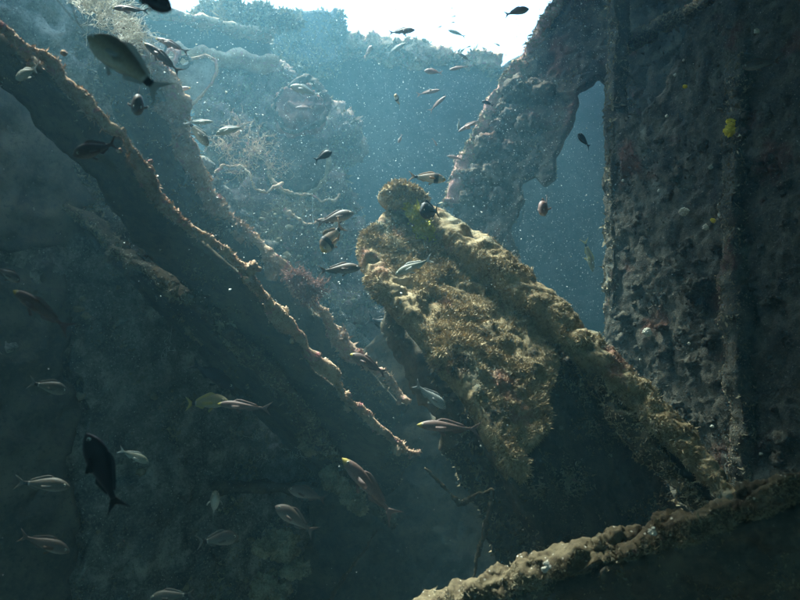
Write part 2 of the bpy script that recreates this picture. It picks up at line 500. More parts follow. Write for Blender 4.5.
# ---- upper left girder with two crusted flanges
ug = thing('deck_girder', 'heavy horizontal deck girder with two pale crusted flanges at the top left', 'girder', base_of(200, 40, 4.9))
V, Q, _ = plate_arrays([(100, -6), (150, 16), (200, 24), (270, 37), (271, 66), (200, 58), (150, 52), (100, 44)],
                       [(150, 30, 4.6), (270, 40, 5.2), (200, 60, 4.95)], 0.05, 0.03, 0.03, 41, 0.01, 5.0)
adopt(build('web_plate', V, Q, None, M_bulk), ug)
for k, pl in enumerate(([(95, -12, 4.35), (150, 15, 4.55), (200, 24, 4.8), (240, 33, 5.0), (271, 37, 5.15)],
                        [(150, 52, 4.5), (195, 56, 4.75), (235, 60, 4.95), (270, 65, 5.15)])):
    V, Q, T = sweep_arrays([P(*q) for q in pl], [(-.10, -.018), (.10, -.018), (.10, .018), (-.10, .018)], 0.025, 0.05, 44 + k, 7.0)
    adopt(build('flange', V, Q, T, M_edge), ug)
    if k == 0:
        pt, nr = surf_samples(V, tri_of(Q), 1500, lambda c, n: (n[:, 2] > 0.2) * 1.0)
        tufts('growth', pt, nr, 0.05, M_dim, ug, 3)
# overgrown stumps on the girder
st = [(190, 14, 9), (205, 8, 13), (222, 10, 13), (243, 12, 12), (258, 8, 14), (232, 2, 12), (272, 12, 9), (212, 0, 8), (283, 10, 10), (296, 14, 6)]
cen = [P(x, y + 9, 5.05) for x, y, r in st]; rad = [[r * 0.72 / FPX * 5.05] * 3 for x, y, r in st]
cl = lumps('coral_heads', cen, rad, M_lean, None, 3, 51, 0.75)
cl.name = 'overgrown_stump'; tag(cl, 'lumpy overgrown stumps along the top of the deck girder in hazy light', 'growth')
pt, nr = surf_samples(np.array([v.co for v in cl.data.vertices]), np.array([list(p.vertices) for p in cl.data.polygons]), 2600)
tufts('fuzz', pt, nr, 0.05, M_dim, cl, 3)

# ---- left hull side behind the frames
hull = thing('side_wall', 'dark teal sloping steel side wall filling the lower left', 'wall', base_of(100, 300, 3.6))
HP = [(0, 0, 3.1), (0, 600, 3.0), (320, 300, 4.5)]
V, Q, _ = plate_arrays([(-260, -95), (112, -95), (128, -40), (158, 40), (180, 120), (240, 210), (330, 300), (400, 385), (430, 470), (440, 900), (-260, 900)],
                       HP, 0.05, 0.026, 0.075, 61, 0.03, 4.5, gain=0.65, pit=0.025)
adopt(build('plating', V, Q, None, M_hull), hull)
hV, hQ = V, Q
def on_plane(p3, px, py, off=0.0):
    a, u, v, n = plane_of(p3); r = ray(px, py)
    return r * (np.dot(a, n) / np.dot(r, n)) + n * off
# overlapping plate panels and seams on the hull
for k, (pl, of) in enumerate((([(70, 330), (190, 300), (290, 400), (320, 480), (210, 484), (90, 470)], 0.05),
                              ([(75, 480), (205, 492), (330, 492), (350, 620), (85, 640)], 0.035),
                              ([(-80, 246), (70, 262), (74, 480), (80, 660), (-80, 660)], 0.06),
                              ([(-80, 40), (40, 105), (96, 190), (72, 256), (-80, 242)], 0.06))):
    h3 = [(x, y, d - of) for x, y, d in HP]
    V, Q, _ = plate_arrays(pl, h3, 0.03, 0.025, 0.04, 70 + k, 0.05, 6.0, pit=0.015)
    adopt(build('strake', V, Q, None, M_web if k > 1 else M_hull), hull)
a_ = [on_plane(HP, x, y, 0.10) for x, y in ((205, 486), (240, 484), (285, 487), (330, 490))]
V, Q, T = sweep_arrays(a_, [(-.07, -.02), (.07, -.02), (.07, .02), (-.07, .02)], 0.02, 0.05, 81)
adopt(build('stringer', V, Q, T, M_fore), hull)
# scattered crusts on the hull
pts, rr = [], []
for _ in range(420):
    x, y = random.gauss(230, 70), random.uniform(210, 600)
    c0 = on_plane(HP, x, y, 0.055)
    if fbm(c0[None], 2.2, 3, 83)[0] < -0.05: continue
    q = 0.004 + 0.014 * random.random() ** 3
    pts.append(c0); rr.append([q * random.uniform(.7, 1.6), q * 0.6, q * random.uniform(.6, 1.2)])
g_ = lumps('encrusting_growth', pts, rr, M_dim, hull, 1, 82, 1.1, True)
pt, nr = surf_samples(hV, tri_of(hQ), 12000, lambda c, n: ((n[:, 1] < 0) * np.clip(fbm(c, 3.5, 4, 5) * 2 - 0.1, 0, 1) * (c[:, 0] > -1.55)))
tufts('fuzz', pt, nr, 0.03, M_clump, hull, 2)

# ---- sloping frames on the left
def frame(name_label, edge, depth_px, dback, seed, flange_w, tuft_n, lump_n, mat_edge=M_edge, mat_web=M_web, tuft_l=0.03, amp=0.03, lr=0.02):
    e = np.array(edge, float)
    mid = e[len(e) // 2]
    root = thing('sloping_beam', name_label, 'beam', base_of(mid[0], mid[1], mid[2]))
    # web plate hanging below the edge, its lower rim farther from the lens than the top
    top = [(x, y + 4) for x, y, d in edge]
    bot = [(x - depth_px * 0.55, y + depth_px * 0.85) for x, y, d in edge][::-1]
    p3 = [edge[0], edge[-1], (mid[0] - depth_px * 0.55, mid[1] + depth_px * 0.85, mid[2] + dback)]
    V, Q, _ = plate_arrays(top + bot, p3, 0.02, 0.02, 0.022, seed, 0.015, 8.0, pit=0.008)
    adopt(build('web_plate', V, Q, None, mat_web), root)
    pt, nr = surf_samples(V, tri_of(Q), 3500, lambda c, n: np.clip(0.2 + fbm(c, 4, 3, seed), 0, 1))
    tufts('fuzz', pt, nr, tuft_l * 0.8, M_dim, root, 2)
    a, u, v, n = plane_of(p3)
    pa = []
    for x, y, d in edge:
        r = ray(x, y); pa.append(r * (np.dot(a, n) / np.dot(r, n)))
    pa = resample(pa, 0.03)
    pa = pa + np.stack([fbm(pa, 3.5, 3, seed + 3 + k) for k in range(3)], 1) * 0.05
    hw = flange_w / 2
    V, Q, T = sweep_arrays(pa, [(-hw, -.012), (hw, -.012), (hw, .012), (-hw, .012)], 0.011, amp, seed + 1, 13.0,
                           taper=[0.55 + 1.2 * random.random() ** 2 for _ in range(24)])
    adopt(build('flange', V, Q, T, mat_edge), root)
    pt, nr = surf_samples(V, np.concatenate([tri_of(Q), T]), tuft_n, lambda c, n: (n[:, 2] > -0.3) * 1.0)
    tufts('turf', pt, nr, tuft_l, M_fturf if mat_edge is M_edge else M_dim, root, 3)
    i = rng.integers(0, len(pa), lump_n)
    cc = pa[i] + rng.normal(size=(lump_n, 3)) * 0.02
    lumps('encrusting_growth', cc, (0.005 + lr * rng.random((lump_n, 1)) ** 3) * np.ones((1, 3)), mat_edge, root, 2, seed + 2, 1.5, True)
    return root, pa

E1 = [(-40, -15, 2.0), (0, 20, 2.05), (25, 44, 2.1), (50, 62, 2.15), (60, 80, 2.18), (105, 122, 2.3), (125, 134, 2.35), (150, 180, 2.45), (200, 234, 2.55), (245, 268, 2.65), (262, 292, 2.7),
      (300, 335, 2.8), (312, 358, 2.82), (345, 393, 2.9), (355, 408, 2.93), (385, 428, 3.0), (400, 444, 3.03), (420, 452, 3.06)]
frame('nearest sloping beam with a thin pale crusted edge from upper left corner to centre', E1, 50, 0.12, 101, 0.026, 10000, 30, tuft_l=0.017, amp=0.018, lr=0.012)
E2 = [(128, 20, 3.0), (150, 62, 3.1), (168, 95, 3.15), (185, 140, 3.2), (193, 165, 3.22), (215, 202, 3.3), (240, 225, 3.35), (268, 255, 3.4), (300, 288, 3.45), (322, 312, 3.5),
      (345, 342, 3.55), (372, 365, 3.6), (395, 392, 3.65), (412, 402, 3.7)]
frame('second sloping beam with thick pinkish growth behind the nearest one', E2, 60, 0.35, 121, 0.085, 11000, 24, tuft_l=0.028, amp=0.03, lr=0.022)
E3 = [(60, 205, 3.25), (92, 228, 3.3), (150, 266, 3.4), (195, 292, 3.45), (222, 322, 3.5), (248, 346, 3.5), (275, 375, 3.55), (302, 402, 3.6), (330, 440, 3.6), (352, 480, 3.6), (395, 525, 3.65)]
frame('low dim lumpy beam under the nearest sloping beam against the side wall', E3, 40, 0.35, 141, 0.07, 4000, 90, M_fore, M_web, 0.025, 0.03, 0.02)
# boulders of growth along the low beam
for k, (x, y, r) in enumerate(((192, 290, 15), (205, 332, 14), (238, 340, 13), (182, 272, 8), (300, 402, 11), (310, 440, 12), (335, 478, 14), (352, 498, 11), (283, 545, 16), (270, 590, 18), (300, 568, 11))):
    pass
    c = P(x, y, 3.42)
    o = lumps('growth_clump', [c, c + rng.normal(size=3) * r / FPX * 2, c + rng.normal(size=3) * r / FPX * 2], [[r / FPX * 2.3, r / FPX * 1.5, r / FPX * 1.9], [r / FPX * 1.8, r / FPX * 1.2, r / FPX * 1.2], [r / FPX * 1.2] * 3], M_clump, None, 4, 160 + k, 1.3)
    lab = ['rounded brown growth clump highest on the low dim beam', 'brown growth clump right under the highest clump of the low beam', 'brown growth clump right of its neighbour on the low beam',
           'smallest growth clump at the top end of the low beam', 'growth clump with white flecks halfway down the low beam', 'growth clump above the wrasse with yellow snout in the lower middle',
           'growth clump behind the tail of the diving wrasse', 'lowest growth clump on the low beam beside the diving wrasse', 'pale growth clump below the dark purple fish', 'big growth clump at the bottom edge left of the thin rod', 'growth clump right above the bottom edge clump'][k]
    tag(o, lab, 'growth clump', 'growth clumps on the low beam')
    pt, nr = surf_samples(np.array([v.co for v in o.data.vertices]), np.array([list(p.vertices) for p in o.data.polygons]), 700)
    tufts('fuzz', pt, nr, 0.014, M_clump, o, 3)

# ---- central fallen girder
gr = thing('fallen_girder', 'thick fallen girder covered in olive algae turf sloping down across the centre', 'girder', base_of(560, 400, 2.8))
crest = [(392, 207, 3.30), (418, 216, 3.24), (440, 226, 3.19), (466, 244, 3.12), (502, 272, 3.03), (543, 307, 2.93), (586, 344, 2.84), (612, 367, 2.79), (653, 412, 2.68), (698, 457, 2.55), (732, 498, 2.44), (800, 580, 2.26), (900, 690, 2.0)]
cp = np.array([P(*q) for q in crest])
ax = cp[10] - cp[0]; ax /= np.linalg.norm(ax)
side_dir = P(372, 262, 2.93) - P(392, 208, 3.30); side_dir -= ax * np.dot(side_dir, ax); side_dir /= np.linalg.norm(side_dir)
gn = np.cross(side_dir, ax); gn /= np.linalg.norm(gn)
if gn[2] < 0: gn = -gn
# crest flange
V, Q, T = sweep_arrays(cp, [(-.075, -.05), (-.04, -.075), (.04, -.075), (.075, -.05), (.075, .03), (.04, .055), (-.04, .055), (-.075, .03)], 0.010, 0.024, 201, 10.0, up=gn,
                       taper=[0.8, 0.95, 1.05, 1.1, 1.0, 0.85, 0.65, 0.5, 0.4, 0.34, 0.3, 0.3, 0.3], gain=0.62, pit=0.012)
adopt(build('crest_flange', V, Q, T, M_turfbed), gr)
pt, nr = surf_samples(V, np.concatenate([tri_of(Q), T]), 38000, lambda c, n: (n[:, 2] > -0.5) * np.clip(0.9 + fbm(c, 5, 2, 3), 0.1, 2))
tufts('turf', pt, nr, 0.019, M_turf, gr, 3, wid=0.10, spread=0.9)
# knob at the head of the crest
kc = P(397, 197, 3.22)
o = lumps('head_knob', [kc, kc + np.array([.07, .02, -.01])], [[.075, .08, .06], [.07, .07, .06]], M_turfbed, gr, 4, 210, 0.35)
Vk = np.array([v.co for v in o.data.vertices]); Fk = np.array([list(p.vertices) for p in o.data.polygons])
pt, nr = surf_samples(Vk, Fk, 2500); tufts('turf', pt, nr, 0.016, M_turf, gr, 3)
# broad web face on the left of the crest
webo = [(366, 238), (374, 226), (392, 212), (430, 234), (480, 272), (520, 310), (545, 340), (556, 372), (548, 398), (552, 420), (534, 440), (538, 468), (518, 458), (500, 440), (470, 400), (432, 358), (405, 322), (380, 295), (368, 272), (358, 248)]
a_, u_, v_, n_ = plane_of([(392, 208, 3.30), (690, 500, 2.50), (365, 262, 2.92)])
r_ = ray(505, 385); S0 = float((r_ * (np.dot(a_, n_) / np.dot(r_, n_)) - cp[0]) @ ax)   # beyond here the buckled web bends away into the hold
W3 = [(392, 208, 3.30), (690, 500, 2.50), (365, 262, 2.92)]
V, Q, fq = plate_arrays(webo, W3, 0.08, 0.0095, 0.022, 221, 0.018, 9.0, gain=0.64, pit=0.012, pf=34.0,
                        bow=lambda W: -0.4 * np.clip((W - cp[0]) @ ax - S0, 0, 9) ** 1.2)
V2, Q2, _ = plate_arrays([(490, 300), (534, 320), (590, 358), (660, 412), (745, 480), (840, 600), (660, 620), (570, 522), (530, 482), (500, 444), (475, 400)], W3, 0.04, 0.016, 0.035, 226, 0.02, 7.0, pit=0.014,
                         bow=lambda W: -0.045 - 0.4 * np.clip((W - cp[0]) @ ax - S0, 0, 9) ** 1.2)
adopt(build('shaded_bent_web', V2, Q2, None, M_web), gr)  # dark material paints in the shade on the lower part of the web
pt, nr = surf_samples(V2, tri_of(Q2), 9000, lambda c, n: np.clip(0.15 + fbm(c, 5, 3, 16), 0, 1)); tufts('fuzz', pt, nr, 0.018, M_dim, gr, 2)
adopt(build('web_face', V, Q, None, M_turfbed), gr)
pt, nr = surf_samples(V, tri_of(Q), 48000, lambda c, n: ((n @ plane_of(W3)[3]) > -0.2) * np.clip(0.8 + fbm(c, 6, 2, 8), 0.1, 2))
tufts('turf', pt, nr, 0.019, M_turf, gr, 3, wid=0.10, spread=0.9)
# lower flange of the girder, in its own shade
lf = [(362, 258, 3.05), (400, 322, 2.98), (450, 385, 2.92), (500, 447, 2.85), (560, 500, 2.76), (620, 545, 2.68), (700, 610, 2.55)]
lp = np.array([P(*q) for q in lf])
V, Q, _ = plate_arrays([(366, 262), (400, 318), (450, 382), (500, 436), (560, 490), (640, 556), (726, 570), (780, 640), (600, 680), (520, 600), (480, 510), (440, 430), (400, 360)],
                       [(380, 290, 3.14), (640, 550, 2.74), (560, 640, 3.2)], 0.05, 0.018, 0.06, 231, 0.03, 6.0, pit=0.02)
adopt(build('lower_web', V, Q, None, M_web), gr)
pt, nr = surf_samples(V, tri_of(Q), 5000, lambda c, n: np.clip(0.1 + fbm(c, 4, 3, 6), 0, 1)); tufts('fuzz', pt, nr, 0.03, M_dim, gr, 2)
# rear web falling away from the crest on the right
cr2 = [(560, 335, 2.90), (580, 360, 2.85), (596, 380, 2.81), (610, 400, 2.78), (628, 424, 2.73), (648, 450, 2.68), (670, 475, 2.62), (694, 498, 2.56), (735, 545, 2.46)]
V, Q, T = sweep_arrays([P(*q) for q in cr2], [(-.03, -.02), (.03, -.02), (.03, .02), (-.03, .02)], 0.012, 0.05, 241, 10.0)
adopt(build('rib', V, Q, T, M_fore), gr)
pt, nr = surf_samples(V, tri_of(Q), 2500); tufts('turf', pt, nr, 0.018, M_turf, gr, 3)
V, Q, _ = plate_arrays([(548, 318), (600, 352), (655, 412), (700, 460), (735, 500), (760, 560), (735, 552), (694, 500), (648, 452), (610, 402), (575, 360)], [(560, 330, 2.97), (735, 500, 2.52), (690, 500, 2.66)], 0.03, 0.014, 0.025, 251, 0.01, 9.0, pit=0.012)
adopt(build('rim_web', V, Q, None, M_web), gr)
# lime algae patch
pts = [P(410 + random.gauss(0, 3) + 0.6 * k, 209 + 0.85 * k + random.gauss(0, 3), 3.13 - 0.001 * k) for k in range(0, 34)]
pts = np.repeat(np.array(pts), 14, 0) + rng.normal(size=(34 * 14, 3)) * 0.012
la = tufts('lime_algae', pts, np.tile([-.2, -.6, .7], (len(pts), 1)), 0.022, M_lime, None, 4)
la['kind'] = 'stuff'; tag(la, 'bright lime green algae hanging on the upper end of the fallen girder', 'algae')

# ---- leaning torn plate with the hole
lean = thing('leaning_plate', 'tall leaning rusty plate with a torn hole, rising to the bright opening', 'plate', base_of(540, 300, 4.4))
L3 = [(560, 10, 4.7), (470, 230, 4.5), (615, 200, 4.15)]
outl = [(585, -120), (562, 0), (548, 20), (538, 42), (524, 62), (510, 80), (496, 102), (486, 122), (474, 150), (462, 176), (452, 205), (446, 260), (430, 420), (700, 520), (720, -120)]
hole = [(600, 76), (604, 80), (607, 95), (612, 112), (614, 135), (616, 160), (616, 345), (596, 352), (560, 318), (520, 258), (512, 232), (520, 218), (526, 200), (524, 186), (534, 178), (545, 190), (556, 180), (559, 158), (572, 132), (577, 112), (581, 100), (577, 93), (586, 89), (596, 83)]
V, Q, fq = plate_arrays(outl, L3, 0.045, 0.0125, 0.035, 301, 0.014, 7.0, holes=[hole], gain=0.65, pit=0.018)
adopt(build('plating', V, Q, None, M_lean), lean)
pt, nr = surf_samples(V, tri_of(Q), 14000, lambda c, n: np.clip(0.3 + fbm(c, 3, 3, 4), 0, 1))
tufts('fuzz', pt, nr, 0.018, M_dim, lean, 3)
a, u, v, n = plane_of(L3)
ed = [on_plane(L3, x, y, 0.02) for x, y in ((566, -20), (562, 0), (548, 20), (538, 42), (524, 62), (510, 80), (496, 102), (486, 122), (474, 150), (462, 176), (452, 205))]
V, Q, T = sweep_arrays(ed, [(-.03, -.04), (.03, -.04), (.03, .04), (-.03, .04)], 0.015, 0.05, 311, 9.0, up=(0, 1, 0))
adopt(build('edge_flange', V, Q, T, M_pink), lean)
pt, nr = surf_samples(V, tri_of(Q), 5000); tufts('turf', pt, nr, 0.03, M_dim, lean, 3)
# lumps on the plate face
pts = [on_plane(L3, x, y, 0.05) for x, y in ((520, 95), (535, 92), (545, 98), (505, 110), (500, 130), (490, 150), (478, 180), (470, 200), (525, 100), (512, 150), (495, 178), (515, 120), (485, 195), (500, 200), (530, 130))]
lumps('encrusting_growth', pts, [[.03 + .045 * random.random()] * 3 for _ in pts], M_lean, lean, 3, 320, 0.9, True)

# ---- right wall
wall = thing('encrusted_wall', 'massive dark encrusted steel wall on the right with a notch near its top', 'wall', base_of(690, 300, 3.2))
R3 = [(616, 100, 3.75), (616, 400, 3.70), (790, 300, 2.75)]
wo = [(614, 108), (632, 116), (655, 112), (672, 92), (678, 70), (690, 55), (690, 38), (702, 20), (722, 8), (740, -20), (740, -140), (900, -140), (900, 700), (640, 700), (622, 520), (616, 440), (614, 360)]
V, Q, fq = plate_arrays(wo, R3, 0.10, 0.010, 0.030, 401, 0.008, 7.0, gain=0.74, pit=0.005, pf=46.0)
adopt(build('face_plate', V, Q, None, M_wall), wall)
wV, wQ = V, Q
pt, nr = surf_samples(V, tri_of(Q), 14000, lambda c, n: np.clip(0.3 + fbm(c, 5, 3, 4), 0, 1))
tufts('fuzz', pt, nr, 0.018, M_wall, wall, 2)
# recessed upper plate behind the notch and the ledge over it
V, Q, _ = plate_arrays([(612, -120), (800, -120), (800, 160), (612, 160)], [(x, y, d + 0.7) for x, y, d in R3], 0.05, 0.018, 0.07, 411, 0.01, 6.0, gain=0.65, pit=0.02)
adopt(build('recessed_plate', V, Q, None, M_wall), wall)
pt, nr = surf_samples(V, tri_of(Q), 4000); tufts('fuzz', pt, nr, 0.025, M_wall, wall, 2)
V, Q, T = sweep_arrays([P(612, 52, 3.85), P(640, 36, 3.75), P(665, 24, 3.65), P(690, 14, 3.55), P(720, -4, 3.45), P(760, -30, 3.3)], [(-.05, -.02), (.05, -.02), (.05, .02), (-.05, .02)], 0.012, 0.045, 421, 12.0, pit=0.012)
adopt(build('ledge', V, Q, T, M_lean), wall)
pt, nr = surf_samples(V, tri_of(Q), 3000); tufts('fuzz', pt, nr, 0.022, M_dim, wall, 3)
V, Q, T = sweep_arrays([P(616, -40, 3.76), P(619, 40, 3.76), P(616, 110, 3.75), P(614, 180, 3.74), P(615, 260, 3.72), P(614, 340, 3.7), P(618, 430, 3.68)], [(-.03, -.06), (.03, -.06), (.03, .06), (-.03, .06)], 0.012, 0.03, 431, 12.0, up=(0, 1, 0))
adopt(build('edge_bar', V, Q, T, M_wall), wall)
pt, nr = surf_samples(V, tri_of(Q), 3000); tufts('fuzz', pt, nr, 0.03, M_dim, wall, 3)
# inner return on the far right
V, Q, T = sweep_arrays([P(742, 60, 2.95), P(735, 200, 2.92), P(738, 330, 2.9), P(745, 520, 2.85)], [(-.02, -.04), (.02, -.04), (.02, .04), (-.02, .04)], 0.013, 0.05, 441, 9.0, up=(0, 1, 0))
adopt(build('vertical_rib', V, Q, T, M_wall), wall)
pt, nr = surf_samples(V, tri_of(Q), 3000); tufts('fuzz', pt, nr, 0.022, M_dim, wall, 3)
pts, rr = [], []
for _ in range(130):
    x, y = random.uniform(625, 800), random.uniform(100, 520)
    if y < 130 and x < 690: continue
    pts.append(on_plane(R3, x, y, 0.055)); rr.append([0.008 + 0.03 * random.random() ** 3, 0.008 + 0.03 * random.random() ** 3, 0.008 + 0.02 * random.random() ** 3])
lumps('encrusting_growth', pts, rr, M_wall, wall, 2, 450, 1.5, True)
pts = [on_plane(R3, random.uniform(620, 790), random.uniform(20, 520), 0.075) for _ in range(18)]
lumps('pale_shells', pts, [[.003 + .008 * random.random() ** 2, .003 + .004 * random.random(), .003 + .007 * random.random() ** 2] for _ in pts], M_pale, wall, 2, 455, 1.3, True)

def spot(name, label, cat, px, py, p3, r, mat, off=0.08, n=3, group=None, seed=0):
    c = on_plane(p3, px, py, off); r = r * 0.8
    cc = [c] + [c + rng.normal(size=3) * r * 0.55 for _ in range(n)]
    o = lumps(name, cc, [[r, r * 0.7, r * 0.8]] + [[r * random.uniform(.3, .9), r * 0.5, r * random.uniform(.3, .9)] for _ in range(n)], mat, None, 4, seed, 1.0)
    return tag(o, label, cat, group)
spot('yellow_sponge', 'bright yellow sponge on the dark right wall', 'sponge', 747, 133, R3, 0.026, M_yel, 0.09, 2, seed=1)
spot('yellow_sponge', 'tiny yellow sponge speck near the notch of the right wall', 'sponge', 700, 89, R3, 0.009, M_yel, 0.09, 1, seed=2)
spot('yellow_sponge', 'small yellow and white growth right of the wall centre', 'sponge', 729, 222, R3, 0.009, M_yel, 0.09, 2, seed=3)
spot('white_bryozoan', 'white branching growth left of centre low on the right wall', 'growth', 662, 332, R3, 0.018, M_pale, 0.09, 5, seed=4)
spot('white_bryozoan', 'white growth beside the yellow one on the right wall', 'growth', 738, 216, R3, 0.015, M_pale, 0.09, 2, seed=5)
spot('white_bryozoan', 'pale round shell growth high on the wall left of the yellow growth', 'growth', 699, 213, R3, 0.018, M_pale, 0.09, 2, seed=6)
spot('white_bryozoan', 'faint white growth lowest on the right wall', 'growth', 748, 378, R3, 0.014, M_pale, 0.09, 3, seed=7)
spot('oyster_shell', 'large dull oyster-like shell at the right wall centre', 'shell', 713, 290, R3, 0.045, M_wall, 0.09, 3, seed=8)
spot('oyster_shell', 'large dull shell right of its twin beside the wall rib', 'shell', 747, 292, R3, 0.04, M_wall, 0.09, 3, seed=9)

# ---- foreground beam
fb = thing('foreground_beam', 'nearest crusted beam rising to the right across the bottom corner', 'beam', base_of(650, 560, 1.7))
fe = [(380, 625, 1.95), (470, 596, 1.85), (510, 580, 1.82), (560, 562, 1.77), (610, 548, 1.72), (650, 536, 1.68), (700, 524, 1.62), (740, 510, 1.58), (765, 498, 1.55), (800, 486, 1.5), (880, 455, 1.4)]
V, Q, T = sweep_arrays([P(*q) for q in fe], [(-.05, -.022), (.05, -.022), (.05, .012), (.025, .022), (-.025, .022), (-.05, .012)], 0.006, 0.026, 501, 17.0, pit=0.012)
adopt(build('top_flange', V, Q, T, M_fore), fb)
pt, nr = surf_samples(V, np.concatenate([tri_of(Q), T]), 15000, lambda c, n: (n[:, 2] > -0.2) * 1.0); tufts('turf', pt, nr, 0.015, M_dim, fb, 3, wid=0.1)
V, Q, _ = plate_arrays([(380, 640), (470, 606), (560, 572), (650, 546), (740, 520), (800, 496), (880, 465), (900, 1000), (380, 1000)], [(470, 606, 1.87), (800, 496, 1.52), (640, 900, 1.95)], 0.03, 0.015, 0.035, 511, 0.01, 9.0, pit=0.015)
adopt(build('web_plate', V, Q, None, M_web), fb)
pt, nr = surf_samples(V, tri_of(Q), 7000, lambda c, n: (c[:, 2] > -0.8) * np.clip(0.1 + fbm(c, 5, 3, 6), 0, 1)); tufts('fuzz', pt, nr, 0.016, M_dim, fb, 2)
pts, rr = [], []
for k in range(90):
    t = random.random(); i = int(t * (len(fe) - 2)) + 1; f = random.random()
    q = np.array(fe[i - 1]) * (1 - f) + np.array(fe[i]) * f
    pts.append(P(q[0] + random.gauss(0, 4), q[1] + random.gauss(-3, 5), q[2])); rr.append([0.006 + 0.018 * random.random() ** 2] * 3)
lumps('encrusting_growth', pts, rr, M_fore, fb, 2, 520, 0.8, True)
for k, (x, y, lab) in enumerate(((652, 533, 'pair of white shells on the middle of the foreground beam'), (728, 528, 'white curled shell on the foreground beam under the girder end'), (545, 566, 'faint pale shells at the low end of the foreground beam'))):
    c = P(x, y - 3, 1.58)
    o = lumps('shell', [c + rng.normal(size=3) * 0.006 for _ in range(4)], [[random.uniform(.002, .007), random.uniform(.002, .004), random.uniform(.002, .005)] for _ in range(4)], M_pale, None, 3, 530 + k, 1.2)
    tag(o, lab, 'shell')

# ---- dark plate added to black out the gap between sloping beams and girder
lb = thing('dark_gap_plate', 'dark plate added to black out the gap between sloping beams and girder foot', 'bulkhead', base_of(470, 500, 3.95))
V, Q, _ = plate_arrays([(335, 352), (362, 345), (392, 330), (412, 372), (440, 420), (520, 470), (600, 470), (680, 700), (280, 700)], [(335, 352, 4.0), (600, 470, 3.75), (450, 640, 3.7)], 0.05, 0.022, 0.05, 591, 0.03, 6.0, pit=0.02)
adopt(build('plating', V, Q, None, M_web), lb)

# ---- rods and debris in the dark
def rod(name, label, pts, r, seed, mat=M_fore, cat='rod', amp=None):
    V, Q, T = sweep_arrays([P(*q) for q in pts], circ(r * 0.8, 8), max(0.004, r * 0.5), amp or r * 1.2, seed, 40.0, up=(0.3, 1, 0.2))
    return tag(build(name, V, Q, T, mat), label, cat)
rod('bent_rod', 'bent crusted rod standing in the dark below the girder', [(425, 468, 2.9), (445, 488, 2.9), (460, 505, 2.9), (478, 494, 2.88), (492, 490, 2.87), (491, 505, 2.86), (484, 535, 2.84), (476, 560, 2.82), (468, 640, 2.8)], 0.008, 601)
rod('straight_rod', 'thin straight rod leaning at the bottom edge left of the bent one', [(376, 530, 2.9), (368, 545, 2.9), (358, 560, 2.9), (345, 576, 2.9), (330, 600, 2.9), (316, 640, 2.9)], 0.007, 602)

# ---- hold floor, hull around the viewer, unseen decks added to cast shade
def slab3(name, label, cat, corners, mat, seed, thick=0.08, res=0.2, amp=0.06):
    c = [np.array(q, float) for q in corners]
    nu = max(2, int(np.linalg.norm(c[1] - c[0]) / res)); nv = max(2, int(np.linalg.norm(c[3] - c[0]) / res))
    s, t = np.meshgrid(np.linspace(0, 1, nu), np.linspace(0, 1, nv), indexing='ij'); s = s.ravel()[:, None]; t = t.ravel()[:, None]
    W = c[0] * (1 - s) * (1 - t) + c[1] * s * (1 - t) + c[2] * s * t + c[3] * (1 - s) * t
    n = np.cross(c[1] - c[0], c[3] - c[0]); n /= np.linalg.norm(n)
    F = W + n * (thick / 2 + amp * fbm(W, 2.5, 4, seed))[:, None]; B = W - n * (thick / 2 + amp * fbm(W, 2.5, 4, seed + 1))[:, None]
    N = len(W); i = np.arange(N).reshape(nu, nv)
    q = np.stack([i[:-1, :-1], i[1:, :-1], i[1:, 1:], i[:-1, 1:]], -1).reshape(-1, 4)
    b = np.concatenate([i[:, 0], i[-1, 1:], i[-2::-1, -1], i[0, -2:0:-1]]); b2 = np.roll(b, -1)
    side = np.stack([b, b + N, b2 + N, b2], 1)
    o = build(name, np.concatenate([F, B]), np.concatenate([q, q[:, ::-1] + N, side]), None, mat)
    return tag(o, label, cat)
slab3('hold_floor', 'dark silted floor plating of the hold below everything', 'floor', [(-3.2, -6.6, -2.1), (3.2, -6.6, -2.1), (3.2, 6.6, -2.0), (-3.2, 6.6, -2.0)], M_hull, 701)
slab3('shade_deck', 'unseen deck plating added overhead to shade the viewpoint', 'deck', [(-3.6, -5.4, 1.8), (3.6, -5.4, 1.8), (3.6, 3.15, 2.2), (-3.6, 1.45, 2.2)], M_hull, 702)  # out of view, added and shaped to keep light off the near water
slab3('shade_side_deck', 'unseen broad deck strip added overhead for shade nearest the right wall', 'deck', [(-0.55, 2.4, 2.62), (3.6, 2.4, 2.62), (3.6, 3.22, 2.62), (-0.20, 3.22, 2.62)], M_hull, 704)  # added out of view, edge set to shade girder end and foreground beam
slab3('shade_side_deck', 'unseen rising deck strip added overhead to shade the far right wall', 'deck', [(0.18, 3.3, 2.85), (3.6, 3.3, 2.85), (3.6, 5.0, 3.45), (0.92, 5.0, 3.45)], M_hull, 708)  # added out of view to darken the leaning plate and right wall
slab3('shade_side_deck', 'unseen deck strip added overhead to shade the left side wall', 'deck', [(-4.6, 2.3, 2.75), (-1.85, 2.3, 2.75), (-2.1, 4.0, 2.95), (-4.6, 4.0, 2.95)], M_hull, 705)  # added out of view to keep sun off the far left
slab3('outer_side_plating', 'ship side plating right of the viewpoint', 'hull plating', [(3.4, -6.6, -2.2), (3.4, 6.4, -2.2), (3.4, 6.4, 3.4), (3.4, -6.6, 2.6)], M_hull, 706)
slab3('outer_side_plating', 'ship side plating left of the viewpoint', 'hull plating', [(-3.3, -6.6, -2.2), (-3.3, 3.0, -2.2), (-3.3, 3.0, 2.8), (-3.3, -6.6, 2.6)], M_hull, 707)

